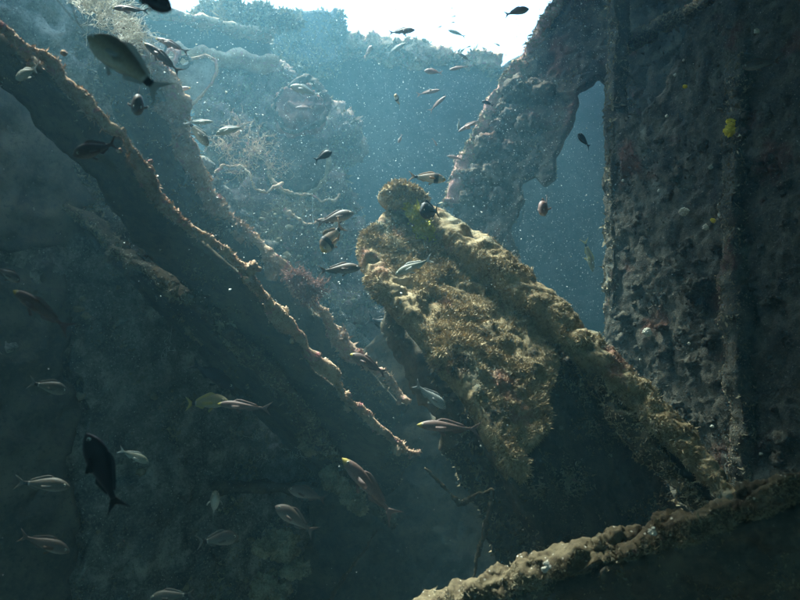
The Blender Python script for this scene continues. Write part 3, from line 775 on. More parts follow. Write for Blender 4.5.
# ---- torn fan plate, round plates and cords on the far left bulkhead
fan = thing('fan_plate', 'pale fan-shaped plate with a curved rim hanging at the upper left', 'plate', base_of(190, 90, 3.9))
F3 = [(175, 60, 3.9), (217, 66, 3.95), (185, 112, 3.9)]
V, Q, _ = plate_arrays([(168, 64), (176, 68), (190, 60), (206, 56), (216, 62), (217, 72), (210, 86), (198, 100), (184, 112), (174, 108), (169, 95)], F3, 0.012, 0.008, 0.008, 801, 0.003, 12.0)
adopt(build('sheet', V, Q, None, M_sheet), fan)
V, Q, T = sweep_arrays([on_plane(F3, x, y, 0.01) for x, y in ((190, 60), (206, 56), (216, 61), (217, 72), (211, 85), (199, 99), (184, 112))], circ(0.006, 8), 0.005, 0.008, 802, 20.0, up=(0, 1, 0))
adopt(build('rim', V, Q, T, M_edge), fan)
def ring(px, py, d, r, tube, seed, mat, rx=1.0, tilt=0.25):
    c = P(px, py, d); a = np.linspace(0, 2 * np.pi, 40)
    pts = c + np.outer(np.cos(a) * r * rx, RIGHT) + np.outer(np.sin(a) * r, UP) + np.outer(np.sin(a) * r * tilt, FWD)
    pts = pts + np.stack([fbm(pts, 0.9 / r, 3, seed + 40 + k) for k in range(3)], 1) * r * 0.28
    return sweep_arrays(pts, circ(tube, 8), tube * 0.5, tube * 1.1, seed, 30.0, up=FWD, taper=[0.5 + random.random() for _ in range(12)])
V, Q, T = ring(171, 56, 3.8, 0.042, 0.014, 805, M_pink)
tag(build('crusted_ring', V, Q, T, M_pink), 'small pinkish crusted ring left of the fan-shaped plate', 'ring')
V, Q, T = ring(183, 62, 3.82, 0.034, 0.011, 806, M_hyd)
tag(build('crusted_ring', V, Q, T, M_lean), 'small grey crusted ring just above the fan-shaped plate', 'ring')

port = thing('round_flange', 'round crusted flange with a reddish centre left of the middle', 'flange', base_of(303, 105, 4.6))
V, Q, T = ring(302, 106, 4.6, 0.175, 0.015, 811, M_lean); adopt(build('rim', V, Q, T, M_lean), port)
o = lumps('core', [P(301, 110, 4.66)], [[.15, .05, .16]], M_red, port, 4, 812, 0.6)
dome = thing('dished_plate', 'big round dished plate with a pale lower rim below the round flange', 'plate', base_of(300, 165, 5.2))
V, F = ICO[4]; m_ = V[:, 1] < 0.25
Vd = V * np.array([.20, .08, .21]); Vd = Vd + V * (0.02 * fbm(V, 3, 4, 815))[:, None] + P(298, 164, 4.65)
adopt(build('dish', Vd, None, F, M_lean), dome)
c = P(298, 164, 4.6); a = np.linspace(-2.9, 0.5, 30)
pts = c + np.outer(np.cos(a) * .205, RIGHT) + np.outer(np.sin(a) * .205, UP) + np.outer(np.zeros(30), FWD)
V, Q, T = sweep_arrays(pts, circ(0.013, 8), 0.01, 0.014, 816, 18.0, up=FWD); adopt(build('rim', V, Q, T, M_dim), dome)
# heaped growth on the far left side of the bulkhead
hp, hr = [], []
for (x, y, r, d) in [(330, 135, 24, 5.3), (318, 140, 16, 5.2), (345, 148, 15, 5.4), (262, 95, 22, 5.3), (240, 85, 20, 5.2), (225, 100, 22, 5.0), (250, 120, 24, 5.1), (278, 85, 16, 5.3), (280, 130, 22, 5.3), (262, 150, 22, 5.2), (230, 140, 20, 4.8), (215, 120, 16, 4.7),
                     (245, 175, 24, 4.8), (270, 190, 22, 4.9), (300, 205, 22, 5.0), (325, 190, 18, 5.1), (340, 205, 14, 5.2), (255, 210, 22, 4.6), (285, 230, 24, 4.7), (312, 235, 20, 4.9), (345, 230, 14, 5.1), (300, 260, 20, 4.8), (330, 265, 18, 5.0), (350, 290, 18, 5.0), (365, 330, 20, 5.0), (340, 310, 18, 4.8)]:
    hp.append(P(x, y, d)); hr.append([r / FPX * d, r / FPX * d * 0.6, r / FPX * d])
hg = lumps('growth_heap', hp, hr, M_heap, None, 3, 820, 0.9)
tag(hg, 'hazy heap of pinkish grey growth covering the far left side behind the second sloping beam', 'growth')
Vh = np.array([v.co for v in hg.data.vertices]); Fh = np.array([list(p.vertices) for p in hg.data.polygons])
pt, nr = surf_samples(Vh, Fh, 9000); tufts('fuzz', pt, nr, 0.04, M_dim, hg, 3)

def bush(name, label, roots, dirs, n, L, r, mat, cat='hydroid', wander=0.5):
    cs = []
    for q, dd in zip(roots, dirs): cs += bush_curves(P(*q), dd, n, L, wander)
    V, Q = fibres_arrays(cs, r)
    return tag(build(name, V, Q, None, mat), label, cat)
bush('white_hydroid', 'bright white spiky hydroid bush beside the near fish at top left', [(95, 0, 2.35), (108, 12, 2.4), (118, 25, 2.45), (100, 20, 2.4), (125, 38, 2.5), (85, 8, 2.35)],
     [(0.3, -.3, .6), (.6, -.3, .4), (.7, -.2, .2), (.5, -.4, .5), (.8, -.2, -.1), (.1, -.3, .6)], 46, 0.11, 0.0012, M_hyd)
bush('hydroid_tangle', 'pale tangled hydroids hanging beside the second sloping beam under the pale fish', [(235, 135, 4.2), (225, 150, 4.2), (250, 155, 4.3), (260, 145, 4.4), (245, 165, 4.3), (270, 165, 4.5)],
     [(.2, -.3, .6), (-.3, -.3, .3), (.4, -.3, .3), (.5, -.2, .5), (0, -.3, -.3), (.4, -.3, -.2)], 26, 0.15, 0.0019, M_edge, wander=0.9)
bush('hydroid_tangle', 'brownish tangled hydroids low between the second sloping beam and the girder', [(300, 215, 4.4), (285, 210, 4.4), (320, 205, 4.5), (275, 225, 4.3), (330, 230, 4.5)],
     [(.2, -.3, .6), (-.3, -.3, .3), (.4, -.3, .3), (.1, -.2, -.4), (0.3, -.3, -.3)], 26, 0.15, 0.002, M_dim, wander=0.8)
bush('red_algae_tuft', 'reddish bushy algae tuft on the second sloping beam', [(305, 285, 3.38), (298, 278, 3.38), (315, 290, 3.4), (308, 295, 3.4)], [(0, -.4, .6), (-.4, -.4, .4), (.4, -.4, .4), (0, -.6, .1)], 110, 0.075, 0.002, M_red, 'algae', 0.9)
for q, dd, lab in (((255, 440, 3.4), (0, -.3, .4), 'white wispy threads on the dim side wall under the pinkish wrasse tail'), ((262, 455, 3.4), (.2, -.3, -.5), 'white threads hanging down above the pale horizontal stringer'),
                   ((292, 450, 3.4), (.4, -.3, .3), 'faint threads left of the steeply slanting wrasse snout'), ((295, 398, 3.3), (.4, -.2, -.3), 'brightest white threads just right of the pinkish wrasse tail'), ((168, 345, 3.5), (.3, -.3, -.3), 'small white thread tuft above the dark fish on the side wall')):
    bush('white_thread', lab, [q], [dd], 5, 0.08, 0.0010, M_hyd, wander=0.9)
def cord(label, pts, r, seed, mat=M_hyd, name='old_rope', cat='rope'):
    p = resample([P(*q) for q in pts], 0.03)
    p = p + np.stack([fbm(p, 6, 3, seed + k) for k in range(3)], 1) * r * 5
    V, Q, T = sweep_arrays(p, circ(r * 0.55, 7), r * 0.5, r * 1.0, seed, 40.0, up=(0.2, 1, 0.1), taper=[0.4 + random.random() for _ in range(16)])
    return tag(build(name, V, Q, T, mat), label, cat)
cord('crusted rope looping from the second sloping beam up to the pale tangle', [(200, 178, 3.9), (215, 170, 4.0), (225, 160, 4.0), (240, 163, 4.1), (248, 172, 4.1), (255, 190, 4.15), (265, 193, 4.2), (275, 188, 4.2), (282, 184, 4.25)], 0.010, 831, M_edge)
cord('crusted rope running right from the tangle towards the girder', [(270, 180, 4.3), (285, 188, 4.3), (300, 193, 4.35), (312, 195, 4.4), (322, 202, 4.4), (335, 203, 4.4), (342, 196, 4.45)], 0.010, 832, M_edge)
cord('crusted rope sagging left of the two-banded fish', [(285, 215, 4.2), (295, 222, 4.2), (308, 226, 4.2), (318, 221, 4.25), (330, 217, 4.3)], 0.012, 833, M_edge)
cord('thin vertical cord hanging from the dished plate', [(313, 190, 4.6), (314, 205, 4.6), (314, 225, 4.6)], 0.006, 834)
for k, (q, lab) in enumerate(((((54, -4, 1.3), (72, 18, 1.28), (89, 38, 1.25)), 'longer thin white line ending at the near fish head'), (((70, 0, 1.32), (76, 20, 1.3), (91, 36, 1.25)), 'shorter thin white line ending at the near fish head'))):
    V, Q = fibres_arrays([resample([P(*t) for t in q], 0.02)], 0.0009, 4)
    tag(build('fishing_line', V, Q, None, M_hyd), lab, 'line')

# ------------------------------------------------------------------ fish
def fish_mat(name, back, side, belly, snout=None, tailspot=None, band=None, stripes=False, fin=None):
    m, nt, b = newmat(name, 0.55, 0.22)
    tc = nt.nodes.new('ShaderNodeTexCoord'); sx = nt.nodes.new('ShaderNodeSeparateXYZ')
    nt.links.new(tc.outputs['Object'], sx.inputs[0]); X, Z = sx.outputs[0], sx.outputs[2]
    def wob(v, s):
        a_ = nt.nodes.new('ShaderNodeMath'); a_.operation = 'MULTIPLY_ADD'
        nt.links.new(noise_node(nt, tc.outputs['Object'], 14, 3), a_.inputs[0]); a_.inputs[1].default_value = s
        nt.links.new(v, a_.inputs[2]); return a_.outputs[0]
    z = wob(Z, 0.05)
    col = ramp(nt, thr(nt, z, -0.12, 0.15), [(0.12, belly), (0.45, side), (0.85, back)])
    if stripes:
        wv = nt.nodes.new('ShaderNodeTexWave'); wv.bands_direction = 'Z'; wv.inputs['Scale'].default_value = 11; wv.inputs['Distortion'].default_value = 1.2
        nt.links.new(tc.outputs['Object'], wv.inputs['Vector']); col = mixc(nt, thr(nt, wv.outputs['Fac'], 0.5, 0.9), col, (0.42, 0.45, 0.42))
    if tailspot:
        col = mixc(nt, thr(nt, X, -0.20, -0.235), col, (0.40, 0.39, 0.34)); col = mixc(nt, thr(nt, X, -0.235, -0.25), col, tailspot)
        
    if band:
        a_ = nt.nodes.new('ShaderNodeMath'); a_.operation = 'ABSOLUTE'; s_ = nt.nodes.new('ShaderNodeMath'); s_.operation = 'SUBTRACT'; s_.inputs[1].default_value = 0.24
        nt.links.new(X, s_.inputs[0]); nt.links.new(s_.outputs[0], a_.inputs[0]); col = mixc(nt, thr(nt, a_.outputs[0], 0.07, 0.05), col, band)
    if snout: col = mixc(nt, thr(nt, X, 0.405, 0.455), col, snout)
    sc = nt.nodes.new('ShaderNodeTexVoronoi'); sc.inputs['Scale'].default_value = 45; nt.links.new(tc.outputs['Object'], sc.inputs['Vector'])
    col = mixc(nt, thr(nt, sc.outputs['Distance'], 0.7, 0.2), col, mixc(nt, 0.25, col, (0.02, 0.02, 0.02)))
    nt.links.new(col, b.inputs['Base Color'])
    f, fnt, fb_ = newmat(name + '_fin', 0.6, 0.2)
    fb_.inputs['Base Color'].default_value = (*(fin or side), 1); fb_.inputs['Alpha'].default_value = 0.82
    return m, f
FM = {
    'bream': fish_mat('grey_bream', (0.13, 0.115, 0.08), (0.30, 0.27, 0.20), (0.55, 0.53, 0.45), None, (0.01, 0.01, 0.012), fin=(0.35, 0.36, 0.34)),
    'wrasse': fish_mat('pink_wrasse', (0.11, 0.07, 0.058), (0.20, 0.135, 0.115), (0.36, 0.29, 0.26), (0.40, 0.31, 0.07), fin=(0.18, 0.125, 0.11)),
    'pink': fish_mat('pinkish_fish', (0.20, 0.12, 0.10), (0.32, 0.21, 0.17), (0.44, 0.37, 0.32), fin=(0.42, 0.26, 0.20)),
    'pale': fish_mat('pale_fish', (0.13, 0.14, 0.10), (0.28, 0.29, 0.23), (0.5, 0.5, 0.44), fin=(0.45, 0.46, 0.42)),
    'dark': fish_mat('dark_damselfish', (0.012, 0.014, 0.016), (0.022, 0.024, 0.028), (0.05, 0.05, 0.05), fin=(0.02, 0.022, 0.025)),
    'brown': fish_mat('brown_fish', (0.09, 0.07, 0.055), (0.17, 0.13, 0.11), (0.36, 0.32, 0.27), fin=(0.14, 0.10, 0.08)),
    'banded': fish_mat('two_banded_bream', (0.16, 0.11, 0.07), (0.46, 0.40, 0.28), (0.60, 0.56, 0.46), (0.55, 0.36, 0.10), (0.012, 0.012, 0.012), (0.015, 0.014, 0.014), fin=(0.38, 0.22, 0.12)),
    'dim': fish_mat('dim_grey_fish', (0.08, 0.075, 0.06), (0.15, 0.135, 0.11), (0.27, 0.25, 0.21), None, (0.02, 0.02, 0.02), fin=(0.14, 0.13, 0.11)),
    'striped': fish_mat('striped_fish', (0.10, 0.11, 0.10), (0.16, 0.18, 0.17), (0.35, 0.36, 0.34), stripes=True, fin=(0.25, 0.26, 0.25)),
    'olive': fish_mat('olive_fish', (0.15, 0.13, 0.06), (0.27, 0.235, 0.12), (0.42, 0.38, 0.27), None, (0.015, 0.015, 0.02), fin=(0.40, 0.34, 0.12)),
}
M_eye, _nt, _b = newmat('fish_eye', 0.15, 0.5); _b.inputs['Base Color'].default_value = (0.008, 0.008, 0.008, 1)
M_iris, _nt, _b = newmat('fish_iris', 0.3, 0.5); _b.inputs['Base Color'].default_value = (0.5, 0.48, 0.38, 1)

def bendf(x, bend):
    return bend * (0.25 - x * x) * 1.2
FISH_CACHE = {}
def fish_meshes(kind, ratio, wratio, bend):
    key = (kind, round(ratio, 2), round(wratio, 2), round(bend, 2))
    if key in FISH_CACHE: return FISH_CACHE[key]
    bm, fm = FM[kind]
    # body: x from the snout 0.5 to the tail root -0.33
    ss = np.array([0, .02, .06, .12, .2, .3, .42, .55, .68, .8, .9, 1.0])
    up = np.array([.02, .12, .26, .42, .56, .64, .62, .53, .40, .26, .17, .15]); dn = np.array([.02, .10, .20, .32, .42, .48, .48, .42, .31, .21, .15, .14])
    wd = np.array([.02, .16, .32, .48, .60, .66, .62, .52, .38, .22, .11, .06])
    n, k = 26, 16
    s = np.linspace(0, 1, n) ** 1.15
    U = np.interp(s, ss, up) * ratio * 0.86; D = np.interp(s, ss, dn) * ratio * 0.86; Wd = np.interp(s, ss, wd) * wratio * 0.78
    x = 0.5 - 0.83 * s
    a = 2 * np.pi * np.arange(k) / k
    cz, sy = np.sin(a), np.cos(a)
    V = np.zeros((n, k, 3)); V[..., 0] = x[:, None]
    V[..., 2] = np.where(cz > 0, U[:, None] * cz, D[:, None] * cz); V[..., 1] = Wd[:, None] * np.sign(sy) * np.abs(sy) ** 0.9
    V = V.reshape(-1, 3)
    i = np.arange(n - 1)[:, None] * k; j = np.arange(k)[None]; j2 = (j + 1) % k
    Q = np.stack([i + j, i + k + j, i + k + j2, i + j2], -1).reshape(-1, 4)
    V = np.concatenate([V, [[0.503, 0, 0], [-0.335, 0, 0]]]); jj = np.arange(k); q2 = (jj + 1) % k
    T = np.concatenate([np.stack([np.full(k, n * k), jj, q2], 1), np.stack([np.full(k, n * k + 1), (n - 1) * k + q2, (n - 1) * k + jj], 1)])
    def B(V):
        V = np.array(V, float); V[:, 1] += bendf(V[:, 0], bend) - bendf(np.array([0.0]), bend)[0] * 0.5; return V
    def mesh(nm, V, Q, T, m, bnd=True):
        o = build(nm, B(V) if bnd else V, Q, T, m); me = o.data; bpy.data.objects.remove(o); return me
    out = {'body': mesh('body', V, Q, T, bm)}
    def fin(nm, pts, th=0.006):
        # polygon in the x-z plane, subdivided as a strip of (root, tip) pairs
        p = np.array(pts, float); m_ = len(p) // 2
        A, C = p[:m_], p[m_:]
        rows = 4; V = []
        for sgn in (1, -1):
            for r in range(rows):
                f = r / (rows - 1); q = A * (1 - f) + C * f
                V.append(np.stack([q[:, 0], np.full(m_, sgn * th * (1 - 0.8 * f)), q[:, 1]], 1))
        V = np.concatenate(V); half = rows * m_
        Qs = []
        for r in range(rows - 1):
            for c in range(m_ - 1):
                a0 = r * m_ + c; b0 = a0 + 1; c0 = a0 + m_ + 1; d0 = a0 + m_
                Qs += [(a0, b0, c0, d0), (half + d0, half + c0, half + b0, half + a0)]
        loop = [c for c in range(m_)] + [r * m_ + m_ - 1 for r in range(1, rows)] + [(rows - 1) * m_ + c for c in range(m_ - 2, -1, -1)] + [r * m_ for r in range(rows - 2, 0, -1)]
        for q in range(len(loop)):
            u_, v_ = loop[q], loop[(q + 1) % len(loop)]; Qs.append((u_, u_ + half, v_ + half, v_))
        return mesh(nm, V, np.array(Qs), None, fm)
    h = ratio * 0.5
    pr = ratio * 0.12
    z5 = np.linspace(-1, 1, 9)
    tail_root = [(-0.325, q * pr) for q in z5]
    tail_tip = [(-0.40 - 0.10 * abs(q) ** 1.2, q * max(0.13, ratio * 0.52)) for q in z5]
    out['tail_fin'] = fin('tail_fin', tail_root + tail_tip)
    xs = np.linspace(0.22, -0.22, 9)
    zb = np.interp(0.5 - xs, ss * 0.83, up) * ratio * 0.86
    hf = np.array([.3, .8, 1, .95, .85, .75, .72, .6, .25]) * max(0.045, ratio * 0.16)
    out['dorsal_fin'] = fin('dorsal_fin', [(x_, z_ * 0.9) for x_, z_ in zip(xs, zb)] + [(x_ - 0.03, z_ + f_) for x_, z_, f_ in zip(xs, zb, hf)])
    xs = np.linspace(-0.02, -0.23, 7)
    zb = -np.interp(0.5 - xs, ss * 0.83, dn) * ratio * 0.86
    hf = np.array([.4, 1, .9, .75, .6, .5, .2]) * max(0.04, ratio * 0.15)
    out['anal_fin'] = fin('anal_fin', [(x_, z_ * 0.9) for x_, z_ in zip(xs, zb)] + [(x_ - 0.03, z_ - f_) for x_, z_, f_ in zip(xs, zb, hf)])
    zz = -np.interp(0.32, ss * 0.83, dn) * ratio * 0.86
    out['pelvic_fin'] = fin('pelvic_fin', [(0.18, zz * 0.9), (0.16, zz * 0.92), (0.14, zz * 0.93), (0.13, zz * 0.94)] + [(0.08, zz - 0.07), (0.06, zz - 0.065), (0.05, zz - 0.05), (0.05, zz - 0.03)])
    # pectoral fins stick out from each flank
    for sd in (1, -1):
        y0 = sd * np.interp(0.25, ss * 0.83, wd) * wratio * 0.74
        A = np.array([[0.22, y0, 0.0], [0.22, y0, -0.02], [0.215, y0, -0.04]]); C = np.array([[0.06, y0 + sd * 0.07, 0.005], [0.05, y0 + sd * 0.075, -0.03], [0.08, y0 + sd * 0.06, -0.06]])
        Vp = np.concatenate([A, (A + C) / 2 + np.array([0, sd * 0.012, 0]), C]); Vp = np.concatenate([Vp, Vp + np.array([0, 0.004, 0.0])])
        Qp = [(0, 1, 4, 3), (1, 2, 5, 4), (3, 4, 7, 6), (4, 5, 8, 7)]; Qp = Qp + [tuple(q + 9 for q in t[::-1]) for t in Qp]
        lp_ = [0, 1, 2, 5, 8, 7, 6, 3]
        Qp += [(lp_[q], lp_[q] + 9, lp_[(q + 1) % 8] + 9, lp_[(q + 1) % 8]) for q in range(8)]
        out['pectoral%d' % sd] = mesh('pectoral_fin', Vp, np.array(Qp), None, fm)
        er = min(0.026, ratio * 0.09)
        ex = 0.5 - 0.083; ey = sd * (np.interp(0.1, ss, wd) * wratio * 0.78 * 0.86); ez = ratio * 0.10
        V0, F0 = ICO[2]
        Ve = V0 * np.array([er, er * 0.5, er]) + np.array([ex, ey, ez])
        out['eye%d' % sd] = mesh('eye', Ve, None, F0, M_iris)
        Ve = V0 * np.array([er * .62, er * 0.45, er * .62]) + np.array([ex, ey + sd * er * 0.18, ez])
        out['pupil%d' % sd] = mesh('pupil', Ve, None, F0, M_eye)
    FISH_CACHE[key] = out
    return out

def fish(hx, hy, tx, ty, d, label, kind='bream', ratio=0.32, dd=0.0, bend=0.0, roll=0.0, wr=None, cat='fish', name='fish'):
    """head pixel, tail-tip pixel, distance, how much nearer the head is than the tail"""
    H, Tl = P(hx, hy, d - dd / 2), P(tx, ty, d + dd / 2)
    L = float(np.linalg.norm(H - Tl)); px = math.hypot(hx - tx, hy - ty)
    X = Vector(H - Tl).normalized(); up = Vector((0, 0, 1))
    if abs(X.z) > 0.85: up = Vector((0.7, -0.2, 0.6))
    Y = up.cross(X).normalized(); Z = X.cross(Y)
    if roll:
        Rm = Matrix.Rotation(roll, 3, X); Y = Rm @ Y; Z = Rm @ Z
    c = Vector((H + Tl) / 2)
    M = Matrix(((X.x, Y.x, Z.x, c.x), (X.y, Y.y, Z.y, c.y), (X.z, Y.z, Z.z, c.z), (0, 0, 0, 1)))
    ratio *= 0.9
    ms = fish_meshes(kind, ratio, wr or ratio * 0.5 + 0.02, bend)
    root = thing(name, label, cat, (0, 0, 0), 'fish swimming through the wreck')
    root.matrix_world = M @ Matrix.Scale(L, 4)
    big = L / d * FPX > 26
    for nm, me in ms.items():
        if nm.startswith('pupil'): continue
        base = {'pectoral': 'pectoral_fin', 'eye': 'eye'}.get(nm.rstrip('-1'), nm)
        if not big and base not in ('body', 'tail_fin', 'dorsal_fin', 'eye'): continue
        o = bpy.data.objects.new(base, me); COL.objects.link(o); o.parent = root
        if base == 'eye' and big:
            p_ = bpy.data.objects.new('pupil', ms['pupil' + nm[3:]]); COL.objects.link(p_); p_.parent = o
    return root

FISH = [
    # hx, hy, tx, ty, d, label, kind, ratio, dd, bend
    (88, 36, 165, 95, 1.0, 'largest nearest grey bream with a black tail spot at upper left', 'bream', 0.36, 0.0, 0.0),
    (172, 10, 128, -10, 0.85, 'blurred black fish cut off by the top edge', 'dark', 0.46, 0.0, 0.0),
    (112, 8, 150, 11, 2.2, 'slender pale fish just left of the black fish at the top edge', 'wrasse', 0.18, 0, 0.05),
    (144, 43, 182, 74, 2.2, 'straight slender fish with a yellow snout pointing down at the crusted ring', 'wrasse', 0.19, 0, 0),
    (155, 38, 190, 53, 2.6, 'arched slender fish with a yellow snout above the crusted rings', 'wrasse', 0.17, 0, 0.18),
    (191, 88, 166, 91, 3.2, 'small slim fish in front of the fan-shaped plate', 'wrasse', 0.20, 0, 0),
    (137, 110, 139, 97, 1.9, 'small stubby dark fish seen end-on below the near bream', 'brown', 0.45, 0.12, 0),
    (73, 156, 118, 143, 1.5, 'dark bream with a yellow snout below the upper left beam edge', 'brown', 0.30, 0.1, 0.06),
    (16, 79, 38, 68, 1.9, 'small pale fish near the left edge above the dark bream', 'pale', 0.36, -0.05, 0),
    (208, 146, 187, 120, 2.7, 'pale bream diving head down beside the second sloping beam', 'bream', 0.36, 0, 0),
    (213, 122, 184, 122, 2.9, 'slim arched fish above the diving pale bream', 'pale', 0.18, 0, 0.2),
    (216, 134, 246, 126, 2.9, 'whitish fish above the pale hydroid tangle', 'pale', 0.30, 0, 0),
    (290, 86, 320, 96, 3.4, 'pale greenish bream in front of the round flange', 'pale', 0.32, 0, 0.08),
    (295, 108, 313, 107, 3.8, 'small slim pink fish below the bream of the round flange', 'pink', 0.20, 0, 0),
    (372, 46, 364, 58, 4.2, 'small pinkish fish seen end-on under the bulkhead top edge', 'pink', 0.40, 0.08, 0),
    (406, 43, 386, 55, 4.4, 'slim fish slanting across the bulkhead top edge', 'pale', 0.20, 0, 0),
    (415, 30, 388, 33, 3.6, 'dark fish against the bright water above the bulkhead edge', 'brown', 0.26, 0, 0),
    (529, 9, 504, 15, 3.0, 'dark fish with a dangling fin high against the bright water', 'brown', 0.36, 0, 0),
    (448, 30, 466, 37, 4.5, 'faint slim fish against the bright water at top middle', 'pale', 0.22, 0, 0),
    (442, 26, 437, 28, 5.0, 'tiny speck-like fish left of the faint slim fish', 'pale', 0.3, 0, 0),
    (456, 16, 451, 17, 5.0, 'topmost tiny fish in the bright water', 'pale', 0.3, 0, 0),
    (455, 22, 450, 23, 5.0, 'tiny fish just under the topmost tiny one', 'pale', 0.3, 0, 0),
    (500, 46, 494, 43, 5.0, 'tiny fish in the bright water right of the bulkhead edge', 'pale', 0.3, 0, 0),
    (471, 46, 465, 48, 5.0, 'tiny fish just above the bulkhead edge at right', 'pale', 0.3, 0, 0),
    (424, 71, 443, 73, 3.8, 'small pinkish bream below the bulkhead edge', 'pink', 0.34, 0, 0),
    (440, 90, 416, 95, 3.8, 'slim pink fish arched below the small pinkish bream', 'pink', 0.18, 0, 0.1),
    (446, 96, 429, 112, 3.8, 'slim pink fish slanting steeply up beneath the arched one', 'pink', 0.18, 0, 0),
    (395, 95, 400, 106, 3.6, 'small brownish fish facing the viewer in mid-water', 'banded', 0.42, 0.1, 0),
    (458, 53, 471, 62, 4.4, 'small dark slim fish on the right of the bulkhead edge', 'brown', 0.24, 0, 0),
    (449, 70, 469, 66, 4.0, 'slim pink fish right of the small pinkish bream', 'pink', 0.20, 0, 0),
    (482, 101, 494, 106, 3.8, 'small dark fish beside the leaning plate edge', 'dark', 0.34, 0, 0),
    (458, 132, 483, 118, 3.9, 'slim pink fish crossing the leaning plate edge', 'pink', 0.16, 0, 0),
    (458, 130, 459, 118, 4.0, 'tiny pale fish hanging vertically left of the leaning plate', 'pale', 0.24, 0, 0),
    (332, 152, 314, 161, 2.6, 'black damselfish with pale fins before the dished plate', 'dark', 0.46, 0, 0),
    (446, 180, 408, 176, 3.0, 'two-banded bream with an orange tail above the girder head', 'banded', 0.32, 0, 0),
    (421, 212, 439, 211, 2.8, 'round dark damselfish resting by the lime green algae', 'dark', 0.62, 0.1, 0),
    (354, 213, 315, 224, 2.8, 'brown bream with an orange tail left of the girder head', 'brown', 0.32, 0, 0),
    (322, 252, 343, 224, 2.7, 'yellow-faced black-banded bream nosing down under the brown bream', 'banded', 0.46, 0.1, 0),
    (361, 268, 318, 271, 2.5, 'smooth dark fish pointing right beside the girder side', 'brown', 0.28, 0, 0),
    (395, 275, 433, 258, 2.75, 'grey-green fish lying along the girder web face', 'pale', 0.24, 0, 0),
    (350, 354, 387, 374, 2.6, 'pinkish brown fish below the reddish algae tuft', 'wrasse', 0.28, 0, 0.08),
    (446, 409, 414, 383, 2.5, 'striped fish heading down under the girder', 'striped', 0.30, 0, 0),
    (417, 425, 482, 430, 2.3, 'long slender wrasse with a yellow snout below the girder', 'wrasse', 0.19, 0, 0.06),
    (342, 458, 397, 520, 2.2, 'slender wrasse with a yellow snout slanting steeply in the lower middle', 'wrasse', 0.20, 0, 0),
    (228, 401, 185, 404, 2.3, 'olive yellow fish with a dark tail spot overlapping the pinkish wrasse', 'olive', 0.26, 0.1, 0),
    (217, 404, 272, 409, 2.15, 'pinkish wrasse swimming left over the olive yellow fish', 'wrasse', 0.17, 0, 0.1),
    (12, 290, 72, 331, 1.35, 'curved dark wrasse with a pale tail at the left edge', 'wrasse', 0.20, 0, 0.22),
    (86, 433, 119, 512, 1.2, 'big dark fish pointing up in the lower left', 'dark', 0.34, 0, 0.06),
    (68, 392, 28, 382, 1.9, 'dim greenish fish above left of the big dark fish', 'dim', 0.36, 0, 0),
    (70, 487, 14, 482, 1.9, 'dim grey fish pointing right, left of the big dark fish tail', 'dim', 0.28, 0, 0),
    (70, 552, 18, 535, 1.7, 'dim fish lowest at the left edge', 'brown', 0.28, 0, 0),
    (239, 537, 196, 543, 2.3, 'grey bream with a dark tail pointing right at the bottom left', 'dim', 0.38, 0, 0.06),
    (216, 494, 213, 515, 2.3, 'pale fish seen end-on above the grey bottom bream', 'pale', 0.42, 0.1, 0),
    (275, 506, 316, 534, 2.2, 'dark purple fish nosing up left at the low lumpy beam', 'brown', 0.34, 0, 0),
    (288, 489, 327, 500, 2.7, 'brown fish just above the dark purple fish', 'brown', 0.34, 0, 0),
    (149, 463, 118, 449, 2.4, 'small pale greenish fish right of the big dark fish', 'pale', 0.28, 0, 0),
    (234, 389, 190, 362, 2.6, 'dark fish above the olive yellow fish', 'dark', 0.30, 0, 0),
    (402, 330, 366, 318, 3.6, 'dark fish in the shade under the girder head', 'dark', 0.44, 0, 0),
    (578, 134, 590, 148, 3.4, 'dark fish with a white tail inside the torn hole', 'dark', 0.44, 0.05, 0),
    (541, 212, 548, 203, 3.2, 'pale round fish seen end-on before the torn hole', 'pink', 0.5, 0.14, 0),
    (593, 272, 584, 238, 4.4, 'yellowish slim fish hanging vertically behind the torn hole', 'olive', 0.20, 0, 0),
    (20, 282, -6, 266, 1.9, 'dim fish cut off by the left edge above the curved wrasse', 'brown', 0.38, 0, 0),
    (398, 143, 402, 134, 4.0, 'tiny orange fish in mid-water above the two-banded bream', 'pink', 0.34, 0, 0),
    (437, 146, 432, 138, 4.0, 'tiny pink fish right of the tiny orange one', 'pink', 0.28, 0, 0),
    (447, 156, 464, 160, 3.9, 'small slim pink fish near the leaning plate foot', 'pink', 0.22, 0, 0),
    (742, 68, 782, 60, 2.3, 'dim grey fish before the upper right wall', 'brown', 0.30, 0, 0),
    (150, 598, 196, 594, 2.3, 'faint fish at the bottom edge', 'dim', 0.28, 0, 0),
]
for f in FISH:
    hx, hy, tx, ty, d, lab, kind, ratio, dd, bend = f
    fish(hx, hy, tx, ty, d, lab, kind, ratio, dd, bend)

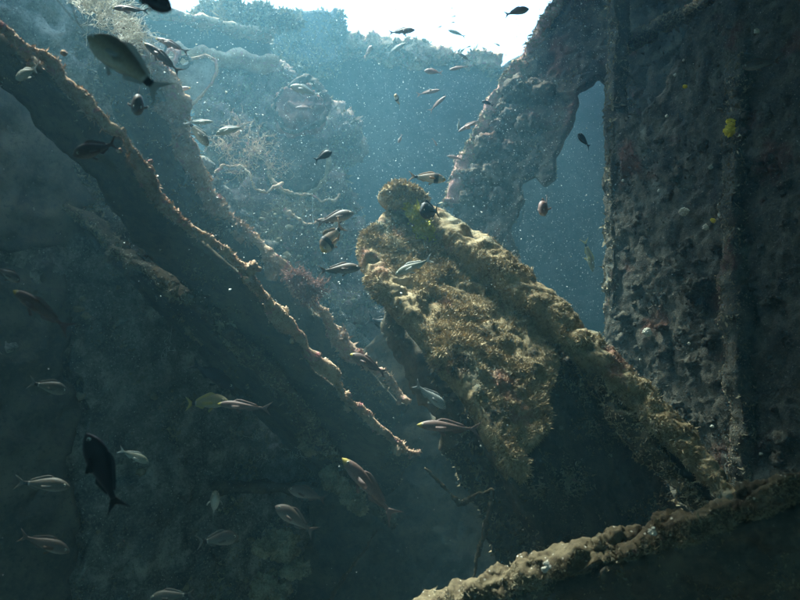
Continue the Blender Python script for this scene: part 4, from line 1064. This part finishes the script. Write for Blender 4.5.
# ------------------------------------------------------------------ suspended particles and the water itself
def snow(n, dmin, dmax, x0, x1, y0, y1, rpx):
    d = dmin + (dmax - dmin) * rng.random(n) ** 0.6
    x = x0 + (x1 - x0) * rng.random(n); y = y0 + (y1 - y0) * rng.random(n)
    c = np.stack([P(a, b, e) for a, b, e in zip(x, y, d)])
    r = rpx * (0.35 + 0.8 * rng.random(n) ** 3) * 0.0042
    return c, r
c1, r1 = snow(28000, 2.4, 5.7, 100, 620, -60, 320, 0.47)
c2, r2 = snow(2200, 1.4, 4.5, -100, 900, -60, 660, 0.40)
c3, r3 = snow(260, 0.5, 1.5, -50, 850, -30, 630, 0.22)
c4, r4 = snow(900, 2.0, 4.5, 120, 620, -30, 300, 0.95)
cc = np.concatenate([c1, c2, c3, c4]); rr = np.concatenate([r1, r2, r3, r4])
V0, F0 = np.array([(1, 1, 1), (-1, -1, 1), (-1, 1, -1), (1, -1, -1)], float) * 0.7, np.array([(0, 1, 3), (0, 2, 1), (0, 3, 2), (1, 2, 3)])
V = (V0[None] * rr[:, None, None] * (0.6 + 0.8 * rng.random((len(cc), 4, 1))) + cc[:, None]).reshape(-1, 3)
F = (np.arange(len(cc))[:, None, None] * 4 + F0[None]).reshape(-1, 3)
tag(build('marine_snow', V, None, F, M_snow), 'fine pale particles drifting in the water', 'particles', kind='stuff')

hz = [(-23.5, -19.5, -3.6), (23.5, -19.5, -3.6), (23.5, 27.5, -3.6), (-23.5, 27.5, -3.6), (-23.5, -19.5, 5.2), (23.5, -19.5, 5.2), (23.5, 27.5, 5.2), (-23.5, 27.5, 5.2)]
hq = [(0, 3, 2, 1), (4, 5, 6, 7), (0, 1, 5, 4), (1, 2, 6, 5), (2, 3, 7, 6), (3, 0, 4, 7)]
mh = bpy.data.materials.new('sea_water'); mh.use_nodes = True
nt = mh.node_tree; nt.nodes.remove(nt.nodes['Principled BSDF'])
pv = nt.nodes.new('ShaderNodeVolumePrincipled')
pv.inputs['Color'].default_value = (0.105, 0.245, 0.305, 1)
pv.inputs['Absorption Color'].default_value = (0.10, 0.48, 0.58, 1)
pv.inputs['Density'].default_value = 0.10
pv.inputs['Anisotropy'].default_value = 0.6
nt.links.new(pv.outputs[0], nt.nodes['Material Output'].inputs['Volume'])
haze = build('haze', hz, hq, None, mh, smooth=False)
tag(haze, 'blue green sea water filling the wreck', 'water', kind='stuff')
